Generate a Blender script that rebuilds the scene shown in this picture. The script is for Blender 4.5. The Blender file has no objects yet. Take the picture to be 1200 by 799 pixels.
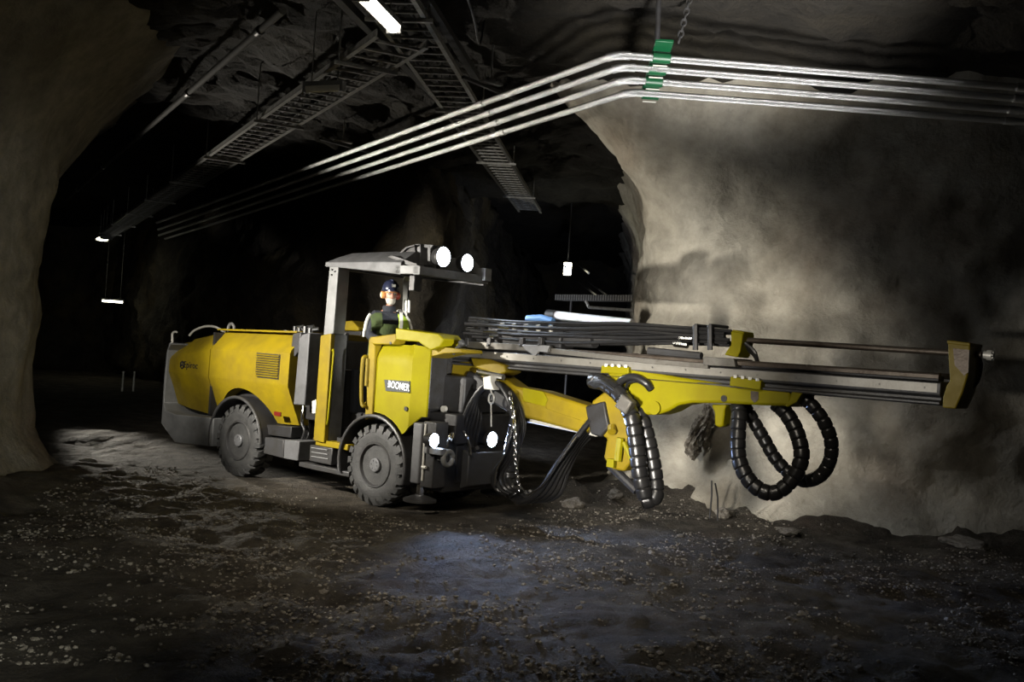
import bpy, bmesh, math, random
from mathutils import Vector, Matrix, noise, Euler
random.seed(7)
R = math.radians
scene = bpy.context.scene
col = scene.collection
PI = math.pi

# ------------------------------------------------------------------ camera frame used for surveying the place
FOC, PITCH, ROLL, CAMH = 1195.0, .4, 3.8, 2.15
MX, MY, MYAW = -1.15, 13.78, -39.2
_p, _r = R(PITCH), R(ROLL)
fw = Vector((0, math.cos(_p), math.sin(_p)))
_u = Vector((0, -math.sin(_p), math.cos(_p))); _x = Vector((1, 0, 0))
rt = math.cos(_r)*_x + math.sin(_r)*_u
up = -math.sin(_r)*_x + math.cos(_r)*_u
CAM = Vector((0, 0, CAMH))
def ray(px, py): return fw + rt*((px-600)/FOC) + up*((399.5-py)/FOC)
def W(px, py, z=None, Y=None):                 # a survey point of the tunnel, at height z or at depth Y
    d = ray(px, py)
    t = (z-CAMH)/d.z if z is not None else Y/d.y
    return CAM + d*t
RIGM = Matrix.Translation((MX, MY, 0)) @ Matrix.Rotation(R(MYAW), 4, 'Z')
RIGI = RIGM.inverted()
def L3(px, py, y):                             # a survey point of the rig on the lengthwise plane y
    o = RIGI @ CAM; d = RIGI.to_3x3() @ ray(px, py)
    return o + d*((y-o.y)/d.y)
def S(px, py, y=-.85):
    q = L3(px, py, y); return (q.x, q.z)

# ------------------------------------------------------------------ materials
def mat(name, base, rough=.6, metal=0., var=0., scale=6., col2=None, bump=0., bscale=40., emit=None, estr=0, detail=6., spec=.5, coat=0., rvar=0., alpha=1., trans=0.):
    m = bpy.data.materials.new(name); m.use_nodes = True
    nt = m.node_tree; n = nt.nodes; l = nt.links
    b = n['Principled BSDF']
    b.inputs['Base Color'].default_value = (*base, 1); b.inputs['Roughness'].default_value = rough
    b.inputs['Metallic'].default_value = metal; b.inputs['Specular IOR Level'].default_value = spec
    b.inputs['Coat Weight'].default_value = coat; b.inputs['Transmission Weight'].default_value = trans
    if emit:
        b.inputs['Emission Color'].default_value = (*emit, 1); b.inputs['Emission Strength'].default_value = estr
        m.cycles.emission_sampling = 'AUTO'
    tc = n.new('ShaderNodeTexCoord')
    if col2:
        nz = n.new('ShaderNodeTexNoise'); nz.inputs['Scale'].default_value = scale; nz.inputs['Detail'].default_value = detail
        nz.inputs['Roughness'].default_value = .65
        l.new(tc.outputs['Object'], nz.inputs['Vector'])
        cr = n.new('ShaderNodeValToRGB'); cr.color_ramp.elements[0].position = .5-var; cr.color_ramp.elements[1].position = .5+var
        cr.color_ramp.elements[0].color = (*col2, 1); cr.color_ramp.elements[1].color = (*base, 1)
        l.new(nz.outputs['Fac'], cr.inputs['Fac']); l.new(cr.outputs['Color'], b.inputs['Base Color'])
        if rvar:
            mr = n.new('ShaderNodeMapRange'); mr.inputs['To Min'].default_value = min(1, rough+rvar); mr.inputs['To Max'].default_value = rough
            mr.inputs['From Min'].default_value = .35; mr.inputs['From Max'].default_value = .65
            l.new(nz.outputs['Fac'], mr.inputs['Value']); l.new(mr.outputs['Result'], b.inputs['Roughness'])
    if bump:
        bz = n.new('ShaderNodeTexNoise'); bz.inputs['Scale'].default_value = bscale; bz.inputs['Detail'].default_value = 8
        l.new(tc.outputs['Object'], bz.inputs['Vector'])
        bp = n.new('ShaderNodeBump'); bp.inputs['Strength'].default_value = bump; bp.inputs['Distance'].default_value = .05
        l.new(bz.outputs['Fac'], bp.inputs['Height']); l.new(bp.outputs['Normal'], b.inputs['Normal'])
    return m

def rock_mat(name, a, b_, c, stain, sc=.55, bump=.9, fine=.08):
    m = bpy.data.materials.new(name); m.use_nodes = True
    nt = m.node_tree; n = nt.nodes; l = nt.links; b = n['Principled BSDF']
    b.inputs['Roughness'].default_value = .88; b.inputs['Specular IOR Level'].default_value = .25
    tc = n.new('ShaderNodeTexCoord')
    def nz(scale, det=10, rough=.62, dist=0.):
        t = n.new('ShaderNodeTexNoise'); t.inputs['Scale'].default_value = scale; t.inputs['Detail'].default_value = det
        t.inputs['Roughness'].default_value = rough; t.inputs['Distortion'].default_value = dist
        l.new(tc.outputs['Object'], t.inputs['Vector']); return t
    n1 = nz(sc, 12, .62); n2 = nz(sc*.62, 6, .55, .3); n3 = nz(3.2, 12, .66); n4 = nz(30, 6, .7)
    cr = n.new('ShaderNodeValToRGB'); e = cr.color_ramp.elements
    e[0].position = .33; e[0].color = (*a, 1); e[1].position = .68; e[1].color = (*c, 1)
    k = e.new(.5); k.color = (*b_, 1)
    l.new(n1.outputs['Fac'], cr.inputs['Fac'])
    mr = n.new('ShaderNodeMapRange'); mr.inputs['From Min'].default_value = .56; mr.inputs['From Max'].default_value = .72; mr.inputs['To Max'].default_value = .65
    l.new(n2.outputs['Fac'], mr.inputs['Value'])
    mx = n.new('ShaderNodeMix'); mx.data_type = 'RGBA'; mx.inputs['B'].default_value = (*stain, 1)
    l.new(mr.outputs['Result'], mx.inputs['Factor']); l.new(cr.outputs['Color'], mx.inputs['A'])
    m2 = n.new('ShaderNodeMix'); m2.data_type = 'RGBA'; m2.blend_type = 'MULTIPLY'; m2.inputs['Factor'].default_value = .55
    g = n.new('ShaderNodeValToRGB'); g.color_ramp.elements[0].position = .3; g.color_ramp.elements[0].color = (.35, .35, .35, 1); g.color_ramp.elements[1].position = .62
    l.new(n3.outputs['Fac'], g.inputs['Fac']); l.new(mx.outputs['Result'], m2.inputs['A']); l.new(g.outputs['Color'], m2.inputs['B'])
    l.new(m2.outputs['Result'], b.inputs['Base Color'])
    ad = n.new('ShaderNodeMath'); ad.operation = 'MULTIPLY_ADD'; ad.inputs[1].default_value = fine
    l.new(n4.outputs['Fac'], ad.inputs[0]); l.new(n3.outputs['Fac'], ad.inputs[2])
    bp = n.new('ShaderNodeBump'); bp.inputs['Strength'].default_value = bump; bp.inputs['Distance'].default_value = .16
    l.new(ad.outputs['Value'], bp.inputs['Height']); l.new(bp.outputs['Normal'], b.inputs['Normal'])
    return m

M = {}
M['yellow'] = mat('dusty_yellow_paint', (.235, .170, .005), .42, 0, .16, 2.2, (.155, .108, .005), .05, 60, rvar=.2, spec=.3)
M['yellow_clean'] = mat('bright_yellow_paint', (.225, .20, .001), .46, 0, .2, 2.5, (.18, .15, .001), .03, 60, spec=.16, rvar=.12)
M['grey'] = mat('grey_steel_paint', (.13, .13, .135), .48, .15, .18, 4, (.075, .075, .075), .06, 50, rvar=.2)
M['lightgrey'] = mat('light_grey_steel_paint', (.22, .22, .218), .5, .1, .18, 4, (.13, .13, .13), .06, 50)
M['dark'] = mat('dark_oily_steel', (.035, .035, .038), .5, .3, .2, 5, (.02, .018, .016), .1, 40)
M['mid'] = mat('worn_mid_steel', (.065, .065, .068), .45, .4, .2, 6, (.05, .047, .043), .1, 40)
M['alu'] = mat('worn_aluminium', (.19, .18, .16), .45, .6, .2, 3, (.07, .062, .05), .08, 50, rvar=.25)
M['pale_alu'] = mat('brushed_pale_aluminium', (.30, .29, .26), .45, .5, .2, 3, (.19, .175, .15), .06, 50)
M['pipe_dull'] = mat('dusty_grey_pipe', (.075, .072, .066), .8, 0, .2, 10, (.05, .047, .042), .1, 60, spec=.2)
M['rustrail'] = mat('oily_brown_rail', (.12, .10, .08), .45, .6, .2, 5, (.05, .035, .025), .1, 50)
M['rubber'] = mat('dusty_tyre_rubber', (.05, .049, .047), .6, 0, .15, 7, (.026, .026, .026), .25, 60)
M['hose'] = mat('black_hose_rubber', (.010, .010, .011), .33, 0, .2, 8, (.018, .017, .016), .05, 60)
M['wrap'] = mat('black_spiral_wrap', (.010, .010, .011), .30, 0, .2, 8, (.02, .019, .018), .05, 60)
M['chrome'] = mat('chromed_steel', (.72, .72, .72), .16, 1, bump=.02)
M['galv'] = mat('galvanised_steel', (.95, .95, .95), .40, 1., .2, 60, (.80, .80, .80), .5, 220)
M['galvdull'] = mat('dull_galvanised_steel', (.34, .34, .33), .5, .6, .2, 10, (.16, .15, .13), .1, 60)
M['pale'] = mat('pale_steel', (.62, .60, .54), .45, .3, bump=.05)
M['green'] = mat('green_plastic', (.002, .060, .020), .45, 0, bump=.02)
M['red'] = mat('dark_red_reflector', (.12, .012, .008), .3, bump=.02)
M['white'] = mat('white_lettering', (.85, .85, .83), .5, bump=.01)
M['black'] = mat('black_lettering', (.01, .01, .012), .5, bump=.01)
M['sign'] = mat('dark_sign_face', (.03, .034, .034), .5, bump=.02)
M['ledcool'] = mat('led_lens', (.9, .95, 1), .2, emit=(.80, .88, 1), estr=60)
M['ledlow'] = mat('headlight_lens', (.9, .95, 1), .2, emit=(.68, .80, 1), estr=55)
M['fluo'] = mat('fluorescent_diffuser', (.95, .93, .85), .4, emit=(1, .95, .80), estr=16)
M['fluofar'] = mat('far_lamp_diffuser', (.95, .93, .85), .4, emit=(1, .97, .72), estr=10)
M['bulk'] = mat('bulkhead_diffuser', (.95, .93, .85), .4, emit=(1, .97, .72), estr=60)
M['skin'] = mat('skin', (.55, .30, .21), .5, 0, .2, 30, (.46, .22, .15), .05, 80)
M['beard'] = mat('pale_beard', (.62, .58, .50), .8, bump=.5, bscale=150)
M['navy'] = mat('dark_work_cloth', (.022, .025, .035), .85, 0, .2, 20, (.012, .014, .02), .3, 90)
M['vest'] = mat('hi_vis_cloth', (.50, .72, .06), .7, 0, .2, 12, (.38, .55, .05), .2, 90)
M['vestdark'] = mat('dark_green_cloth', (.055, .085, .02), .85, 0, .2, 15, (.035, .05, .016), .2, 90)
M['tape'] = mat('reflective_tape', (.75, .75, .70), .35, .3, bump=.05)
M['helmet'] = mat('dark_blue_helmet_plastic', (.02, .024, .05), .22, bump=.01)
M['muff'] = mat('orange_ear_muff', (.75, .35, .12), .4, bump=.02)
M['muffred'] = mat('red_ear_muff_plastic', (.35, .05, .03), .4, bump=.02)
M['glass'] = mat('safety_glass', (.9, .93, .95), .05, trans=.9, bump=.0)
M['blue'] = mat('blue_hose_sleeve', (.12, .25, .5), .4, bump=.05)
M['stone'] = rock_mat('stone', (.16, .14, .115), (.24, .215, .18), (.33, .30, .25), (.10, .085, .07), 5, .5)
M['gravel'] = rock_mat('gravel_stone', (.07, .06, .048), (.19, .165, .13), (.50, .46, .38), (.085, .07, .058), 14, .3)
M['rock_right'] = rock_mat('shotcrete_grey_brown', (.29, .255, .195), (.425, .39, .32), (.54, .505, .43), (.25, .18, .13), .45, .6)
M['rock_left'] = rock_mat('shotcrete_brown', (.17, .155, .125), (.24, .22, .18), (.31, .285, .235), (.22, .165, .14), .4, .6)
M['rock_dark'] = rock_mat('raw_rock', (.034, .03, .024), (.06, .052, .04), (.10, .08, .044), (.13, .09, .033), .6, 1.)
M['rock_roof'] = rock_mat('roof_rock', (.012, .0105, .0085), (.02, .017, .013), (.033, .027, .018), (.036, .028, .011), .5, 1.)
M['ground'] = rock_mat('wet_gravelly_ground', (.045, .037, .028), (.09, .076, .058), (.15, .13, .10), (.075, .05, .036), 2.2, 1., .42)

# ------------------------------------------------------------------ mesh builder
def frame(d):
    d = d.normalized(); a = Vector((0, 0, 1)) if abs(d.z) < .9 else Vector((1, 0, 0))
    u = d.cross(a).normalized(); v = u.cross(d).normalized(); return u, v
def smooth_path(pts, n=8):
    pts = [Vector(p) for p in pts]
    if len(pts) < 3: return pts
    out = []; P = [2*pts[0]-pts[1]] + pts + [2*pts[-1]-pts[-2]]
    for i in range(1, len(P)-2):
        a, b, c, d = P[i-1:i+3]
        for k in range(n):
            t = k/n
            out.append(.5*((2*b)+(c-a)*t+(2*a-5*b+4*c-d)*t*t+(3*b-a-3*c+d)*t**3))
    out.append(pts[-1]); return out
def resample(path, step):
    out = [path[0].copy()]; acc = 0.
    for a, b in zip(path, path[1:]):
        seg = (b-a).length
        if seg < 1e-9: continue
        s = step-acc
        while s <= seg:
            out.append(a.lerp(b, s/seg)); s += step
        acc = (acc+seg) % step if True else 0
    if (out[-1]-path[-1]).length > step*.3: out.append(path[-1].copy())
    return out
class MB:
    def __init__(s): s.v = []; s.f = []
    def add(s, vs, fs):
        o = len(s.v); s.v += [Vector(v) for v in vs]; s.f += [[i+o for i in f] for f in fs]; return s
    def box(s, c, d, rot=None):
        c = Vector(c); h = [x/2 for x in d]; vs = []
        for x in (-1, 1):
            for y in (-1, 1):
                for z in (-1, 1):
                    p = Vector((x*h[0], y*h[1], z*h[2])); vs.append(c+(rot @ p if rot else p))
        return s.add(vs, [[0, 1, 3, 2], [4, 6, 7, 5], [0, 4, 5, 1], [2, 3, 7, 6], [0, 2, 6, 4], [1, 5, 7, 3]])
    def bb(s, a, b):
        a, b = Vector(a), Vector(b); return s.box((a+b)/2, [abs(x) for x in (b-a)])
    def prism(s, pts, y0, y1):              # outline in (x, z), thick along y; y0/y1 may be functions of (x, z)
        f0 = y0 if callable(y0) else (lambda x, z: y0); f1 = y1 if callable(y1) else (lambda x, z: y1)
        n = len(pts); vs = [(x, f0(x, z), z) for x, z in pts]+[(x, f1(x, z), z) for x, z in pts]
        area = sum(pts[i][0]*pts[(i+1) % n][1]-pts[(i+1) % n][0]*pts[i][1] for i in range(n))
        fs = [list(range(n)), list(range(2*n-1, n-1, -1))]+[[i, i+n, (i+1) % n+n, (i+1) % n] for i in range(n)]
        if area < 0: fs = [f[::-1] for f in fs]
        return s.add(vs, fs)
    def extr(s, pts, x0, x1):               # outline in (y, z), long along x
        n = len(pts); vs = [(x0, y, z) for y, z in pts]+[(x1, y, z) for y, z in pts]
        return s.add(vs, [list(range(n)), list(range(2*n-1, n-1, -1))]+[[i, i+n, (i+1) % n+n, (i+1) % n] for i in range(n)])
    def loft(s, secs, cap=True, closed=True):
        n = len(secs[0]); vs = [p for q in secs for p in q]; fs = []
        for i in range(len(secs)-1):
            for j in range(n if closed else n-1):
                k = (j+1) % n; fs.append([i*n+j, i*n+k, (i+1)*n+k, (i+1)*n+j])
        if cap: fs += [list(range(n))[::-1], [(len(secs)-1)*n+j for j in range(n)]]
        return s.add(vs, fs)
    def tube(s, path, r, n=8, cap=True):
        path = [Vector(p) for p in path]; rr = r if callable(r) else (lambda i: r)
        secs = []; u = None
        for i, p in enumerate(path):
            a = path[max(0, i-1)]; b = path[min(len(path)-1, i+1)]; d = (b-a)
            if d.length < 1e-9: d = Vector((0, 0, 1))
            d.normalize()
            if u is None: u, v = frame(d)
            else:
                u = (u-d*u.dot(d))
                if u.length < 1e-6: u, v = frame(d)
                u.normalize(); v = u.cross(d).normalized()
            q = rr(i); secs.append([p+u*(q*math.cos(2*PI*k/n))+v*(q*math.sin(2*PI*k/n)) for k in range(n)])
        return s.loft(secs, cap)
    def cyl(s, a, b, r, r2=None, n=16): 
        r2 = r if r2 is None else r2
        return s.tube([a, b], lambda i: (r, r2)[i], n)
    def hose(s, pts, r, n=8, sm=6): return s.tube(smooth_path(pts, sm), r, n)
    def wrap(s, pts, r, pitch=.085, n=12):  # spiral-wrapped hose: sleeves with grooves between
        path = resample(smooth_path(pts, 20), pitch/8)
        return s.tube(path, lambda i: r*(.84, .985, 1, 1, 1, 1, 1, .985)[i % 8], n)
    def lathe(s, prof, o, axis, n=32):      # profile of (radius, height along axis)
        o = Vector(o); axis = Vector(axis).normalized(); u, v = frame(axis)
        secs = [[o+axis*h+u*(r*math.cos(2*PI*k/n))+v*(r*math.sin(2*PI*k/n)) for k in range(n)] for r, h in prof]
        return s.loft(secs, True)
    def ball(s, c, rad, nu=12, nv=8, f=None):
        c = Vector(c); rad = rad if hasattr(rad, '__len__') else (rad,)*3; secs = []
        for i in range(nv+1):
            t = PI*i/nv; st = max(math.sin(t), .02)
            ring = []
            for k in range(nu):
                p = Vector((st*math.cos(2*PI*k/nu), st*math.sin(2*PI*k/nu), -math.cos(t)))
                if f: p = f(p)
                ring.append(c+Vector((p.x*rad[0], p.y*rad[1], p.z*rad[2])))
            secs.append(ring)
        return s.loft(secs, True)
    def strip(s, path, w, t, upv=(0, 0, 1)):   # flat bar following a path
        path = [Vector(p) for p in path]; upv = Vector(upv); secs = []
        for i, p in enumerate(path):
            d = (path[min(len(path)-1, i+1)]-path[max(0, i-1)]).normalized()
            u = d.cross(upv).normalized(); v = u.cross(d)
            secs.append([p+u*w/2+v*t/2, p-u*w/2+v*t/2, p-u*w/2-v*t/2, p+u*w/2-v*t/2])
        return s.loft(secs)
    def mesh(s, name, m, smooth=True, ang=35):
        me = bpy.data.meshes.new(name); me.from_pydata([tuple(v) for v in s.v], [], s.f)
        bm = bmesh.new(); bm.from_mesh(me); bmesh.ops.recalc_face_normals(bm, faces=bm.faces); bm.to_mesh(me); bm.free()
        if m: me.materials.append(m)
        if smooth: me.shade_smooth(); me.set_sharp_from_angle(angle=R(ang))
        return me
    def build(s, name, m, parent=None, bev=0, smooth=True, label=None, ang=35):
        o = bpy.data.objects.new(name, s.mesh(name, m, smooth, ang)); col.objects.link(o); o.parent = parent
        if bev:
            b = o.modifiers.new('edge', 'BEVEL'); b.width = bev; b.segments = 2; b.limit_method = 'ANGLE'; b.angle_limit = R(40)
        if label: o['label'] = label
        return o
def bake(o):
    dg = bpy.context.evaluated_depsgraph_get(); dg.update()
    me = bpy.data.meshes.new_from_object(o.evaluated_get(dg)); o.modifiers.clear(); o.data = me; return o
def tag(o, label, cat, group=None, kind=None):
    if label: o['label'] = label
    if cat: o['category'] = cat
    if group: o['group'] = group
    if kind: o['kind'] = kind
    return o
def empty(name, loc, rz, label, cat, group=None):
    o = bpy.data.objects.new(name, None); col.objects.link(o); o.location = loc; o.rotation_euler = (0, 0, rz); o.empty_display_size = .2
    return tag(o, label, cat, group)
def link(name, me, parent=None):
    o = bpy.data.objects.new(name, me); col.objects.link(o); o.parent = parent; return o
def text(name, body, size, m, parent, loc, rot, extrude=.004, sx=1.):
    cu = bpy.data.curves.new(name, 'FONT'); cu.body = body; cu.size = size; cu.extrude = extrude; cu.align_x = 'CENTER'; cu.align_y = 'CENTER'; cu.offset = size*.006; cu.space_character = 1.08
    t = bpy.data.objects.new(name, cu); col.objects.link(t)
    bpy.context.view_layer.update()
    me = bpy.data.meshes.new_from_object(t.evaluated_get(bpy.context.evaluated_depsgraph_get())); bpy.data.objects.remove(t)
    me.materials.clear(); me.materials.append(m)
    o = link(name, me, parent); o.location = loc; o.rotation_euler = rot; o.scale = (sx, 1, 1); return o

# ================================================================== THE TUNNEL
def fr(p, sc, oct=5, h=.9): return noise.fractal(Vector(p)*sc, h, 2.0, oct, noise_basis='PERLIN_ORIGINAL')
def rock_wall(name, plan, m, side, ztop=6.7, step=.22, lean=1.0, z0=3.2, amp=.22, rough=.07, brow=None, nz=40):
    path = resample(smooth_path([Vector((x, y, 0)) for x, y in plan], 10), step)
    secs = []
    for i, p in enumerate(path):
        d = (path[min(len(path)-1, i+1)]-path[max(0, i-1)]).normalized(); nrm = Vector((-d.y, d.x, 0))*side   # into the open space
        k = Vector((0, 0, 0)); row = []
        for j in range(nz+1):
            z = -.5+(ztop+.5)*j/nz
            t = max(0, (z-z0)/(ztop-z0)); off = lean*t**2.2
            tb = max(0, (.75-z)/.75); off += .45*tb**2
            if brow: off += brow(p, z)
            q = p+Vector((0, 0, z)); off += amp*fr(q+Vector((3.1, 7, 1)), .45)+rough*fr(q, 1.9)+.35*rough*abs(fr(q, 4.5))
            row.append(q+nrm*off+Vector((0, 0, .12*fr(q+Vector((9, 2, 5)), .7))))
        secs.append(row)
    mb = MB().loft(secs, False, False)
    o = mb.build(name, m, ang=180); o['kind'] = 'structure'; return o

# pillar between the machine's bay and the near drift, on the photograph's left
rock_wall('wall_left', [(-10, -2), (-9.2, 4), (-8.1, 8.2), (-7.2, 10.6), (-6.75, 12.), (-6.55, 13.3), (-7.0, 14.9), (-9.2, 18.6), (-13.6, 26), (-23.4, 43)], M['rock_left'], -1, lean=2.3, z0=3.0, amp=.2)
def brow_r(p, z):
    a = math.exp(-((p.x-1.9)**2+(p.y-15.6)**2)/2.2); return a*(.55*max(0, (z-4.2))-.12*math.exp(-((z-1.9)/.5)**2)+.1*math.exp(-((z-3.9)/.6)**2))
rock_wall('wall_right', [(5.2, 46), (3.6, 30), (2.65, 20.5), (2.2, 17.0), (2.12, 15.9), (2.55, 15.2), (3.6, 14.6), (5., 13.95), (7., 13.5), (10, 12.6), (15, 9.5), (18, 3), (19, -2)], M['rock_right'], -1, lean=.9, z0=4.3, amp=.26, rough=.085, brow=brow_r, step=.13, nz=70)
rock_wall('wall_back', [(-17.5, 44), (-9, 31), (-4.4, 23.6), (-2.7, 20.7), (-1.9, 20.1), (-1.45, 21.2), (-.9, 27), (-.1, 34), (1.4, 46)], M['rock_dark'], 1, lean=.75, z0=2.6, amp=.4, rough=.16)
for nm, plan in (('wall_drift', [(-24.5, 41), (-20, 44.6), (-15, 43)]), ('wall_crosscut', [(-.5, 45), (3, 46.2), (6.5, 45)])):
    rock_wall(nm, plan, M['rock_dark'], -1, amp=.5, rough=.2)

def axis_steps(lo, hi, c0, c1, fine, coarse):
    out = [lo]; x = lo
    while x < hi:
        d = 0 if c0 <= x <= c1 else (c0-x if x < c0 else x-c1)
        x += min(coarse, fine+d*.09); out.append(x)
    return out
def grid(name, xs, ys, zf, m):
    vs = [(x, y, zf(x, y)) for y in ys for x in xs]; n = len(xs)
    fs = [[j*n+i, j*n+i+1, (j+1)*n+i+1, (j+1)*n+i] for j in range(len(ys)-1) for i in range(n-1)]
    me = bpy.data.meshes.new(name); me.from_pydata(vs, [], fs); me.materials.append(m); me.shade_smooth()
    o = link(name, me); o['kind'] = 'structure'; return o
def near_rig(x, y):
    q = RIGI @ Vector((x, y, 0)); dx = max(0, -5.2-q.x, q.x-1.4); dy = max(0, abs(q.y)-1.0); return math.hypot(dx, dy)
def floor_z(x, y):
    k = min(1, near_rig(x, y)/1.2); h = .09*fr((x, y, 0), .35)+.05*fr((x, y, 4), 1.3)
    g = .034*fr((x, y, 9), 4.2, 5)+.022*abs(fr((x, y, 2), 11, 3))
    # spoil heaped along the foot of the pillar by the boom
    if x > 1.2 and y > 10:
        wy = 15.4-.42*(x-2.2) if x < 6 else 13.7-.2*(x-6)
        h += .42*math.exp(-((y-wy+.15)/.55)**2)*(.55+.45*fr((x, y, 5), .8))*min(1, (x-1.2)/.8)
    h += .30*math.exp(-((x-1.25)/1.1)**2-((y-14.75)/.5)**2)*max(0, .35+.9*fr((x, y, 15), 2.6, 4))
    if x < -4.6: h += .16*math.exp(-((x+6.0)/.7)**2)*max(0, 1-abs(y-12)/5)
    return h*k+g*(.35+.65*k)
grid('floor', axis_steps(-32, 20, -7, 7, .09, 1.5), axis_steps(-2, 47, 6, 15.5, .09, 1.5), floor_z, M['ground'])
def roof_z(x, y):
    z = 6.2+.30*fr((x, y, 20), .33)+.16*fr((x, y, 31), 1.1)+.07*fr((x, y, 12), 3.2)
    z -= .55*math.exp(-((x+2.2)**2/5+(y-20.3)**2/3.5))      # the roof sags towards the nose
    if x > 1: z -= .38*math.exp(-((y-(14.9-.42*(x-2.2) if x < 6 else 13.3-.2*(x-6)))/1.5)**2)*min(1, (x-1)/1.2)
    return z
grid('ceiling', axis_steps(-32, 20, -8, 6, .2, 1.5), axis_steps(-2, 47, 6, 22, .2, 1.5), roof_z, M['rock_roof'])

# ---- loose stones and gravel
def stone_mesh(name, seed, m, sub=2, flat=.7):
    bm = bmesh.new(); bmesh.ops.create_icosphere(bm, subdivisions=sub, radius=1)
    for v in bm.verts:
        p = v.co.copy(); k = 1+.45*noise.noise(p*1.1+Vector((seed*3.7, seed, 0)))+.2*noise.noise(p*2.6+Vector((seed, 5, 1)))
        v.co = Vector((p.x*k*1.15, p.y*k*.95, p.z*k*flat))
    me = bpy.data.meshes.new(name); bm.to_mesh(me); bm.free(); me.materials.append(m); return me
sm = [stone_mesh('stone', i, M['stone'], 2) for i in range(5)]
def clear_of_rig(x, y): return near_rig(x, y) > .45
k = 0; placed = []
while k < 70:
    y = random.uniform(7.0, 15.2); x = random.uniform(-.47*y, .48*y)
    if x > 2 and y > 14.6-.42*(x-2.2): continue
    if x < -5.2 or not clear_of_rig(x, y): continue
    s = random.uniform(.014, .034)*(1.35 if random.random() < .12 else 1)
    if any((x-a)**2+(y-b)**2 < (s+c+.06)**2 for a, b, c in placed): continue
    placed.append((x, y, s))
    o = link('stone', sm[k % 5]); o.location = (x, y, floor_z(x, y)+s*.25); o.scale = (s, s, s); o.rotation_euler = (random.uniform(-.3, .3), random.uniform(-.3, .3), random.uniform(0, 6.28))
    tag(o, 'fist sized pale stone lying loose on the gravel floor', 'stone', 'loose stones on the tunnel floor'); k += 1
def boulder(px, py, s, label, Y=None, sc=(1, 1, 1)):
    p = W(px, py, z=.05); o = link('boulder', stone_mesh('boulder', px*.13, M['stone'], 3)); fz = floor_z(p.x, p.y)
    o.location = (p.x, p.y, fz+s*sc[2]*.35); o.scale = (s*sc[0], s*sc[1], s*sc[2]); o.rotation_euler = (.1, .05, px); return tag(o, label, 'rock', 'rocks at the foot of the wall')
boulder(849, 604, .11, 'rounded pale rock at wall foot beside the two upright sticks')
boulder(990, 606, .26, 'broad low rock at wall foot below the outer hanging hose loops', sc=(1.5, 1, .8))
boulder(672, 592, .13, 'dark broken rock on the floor between the dragging hoses and wrapped hose column')
boulder(720, 590, .10, 'small angular rock close to the bottom of the wrapped hose column')
boulder(925, 622, .15, 'flat rock on the spoil slope under the hanging hose loops', sc=(1.5, 1, .5))
boulder(1130, 640, .17, 'low rock in the dim corner below the drill bit', sc=(1.6, 1, .6))
boulder(102, 538, .10, 'pale stone on the lit ground beside the pillar foot', sc=(1.6, 1, .5))
# gravel: nobody could count it
g = MB(); ico = [v.normalized() for v in [Vector(q) for q in [(0, 1, 1.618), (0, -1, 1.618), (0, 1, -1.618), (0, -1, -1.618), (1, 1.618, 0), (-1, 1.618, 0), (1, -1.618, 0), (-1, -1.618, 0), (1.618, 0, 1), (-1.618, 0, 1), (1.618, 0, -1), (-1.618, 0, -1)]]]
_b = bmesh.new()
for v in ico: _b.verts.new(v)
icf = [[v.index for v in f.verts] for f in (lambda r: [x for x in r['geom'] if isinstance(x, bmesh.types.BMFace)])((_b.verts.index_update(), bmesh.ops.convex_hull(_b, input=_b.verts))[1])]
_b.free()
gv, gf = [], []
n = 0
while n < 24000:
    y = 6.3+9.2*random.random()**1.25; x = random.uniform(-.5*y, .52*y)
    if x < -5.4 or (x > 2 and y > 14.9-.42*(x-2.2)) or near_rig(x, y) < .05: continue
    if fr((x, y, 40), .8)+random.uniform(-.35, .35) < -.02: continue
    s = .0035+.0175*random.random()**3.6; o = Vector((x, y, floor_z(x, y)+s*.2)); b0 = len(gv)
    sx, sy, sz = s*random.uniform(.8, 1.5), s*random.uniform(.8, 1.3), s*random.uniform(.5, .9); rz = Matrix.Rotation(random.uniform(0, 6), 3, 'Z') @ Matrix.Rotation(random.uniform(-.6, .6), 3, 'X')
    for v in ico:
        q = rz @ Vector((v.x*sx*random.uniform(.75, 1.2), v.y*sy*random.uniform(.75, 1.2), v.z*sz)); gv.append(o+q)
    gf += [[i+b0 for i in f] for f in icf]; n += 1
me = bpy.data.meshes.new('gravel'); me.from_pydata([tuple(v) for v in gv], [], gf); me.materials.append(M['gravel'])
tag(link('gravel', me), 'loose pale gravel strewn over the dark tunnel floor', 'gravel', kind='stuff')

# lump of rock hanging on the pillar below the boom head
p = W(818, 505, Y=14.55)
bm = bmesh.new(); bmesh.ops.create_icosphere(bm, subdivisions=5, radius=1)
for v in bm.verts:
    q = v.co.copy(); k = 1+.5*fr(q+Vector((3, 1, 8)), 1.6, 4)+.28*fr(q, 6, 3)
    v.co = Vector((q.x*.12*k*(1-.25*q.z)+.05*math.sin(q.z*3), q.y*.13*k, q.z*.42*(1+.1*fr(q, 3))))
bmesh.ops.rotate(bm, verts=bm.verts, matrix=Matrix.Rotation(R(10), 3, 'Y')); me = bpy.data.meshes.new('rock_growth'); bm.to_mesh(me); bm.free(); me.materials.append(M['gravel'])
o = link('rock_growth', me); o.location = W(820, 505, Y=14.75); tag(o, 'glittering crusty lump stuck to the pillar wall below the yellow boom head', 'rock')
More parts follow.
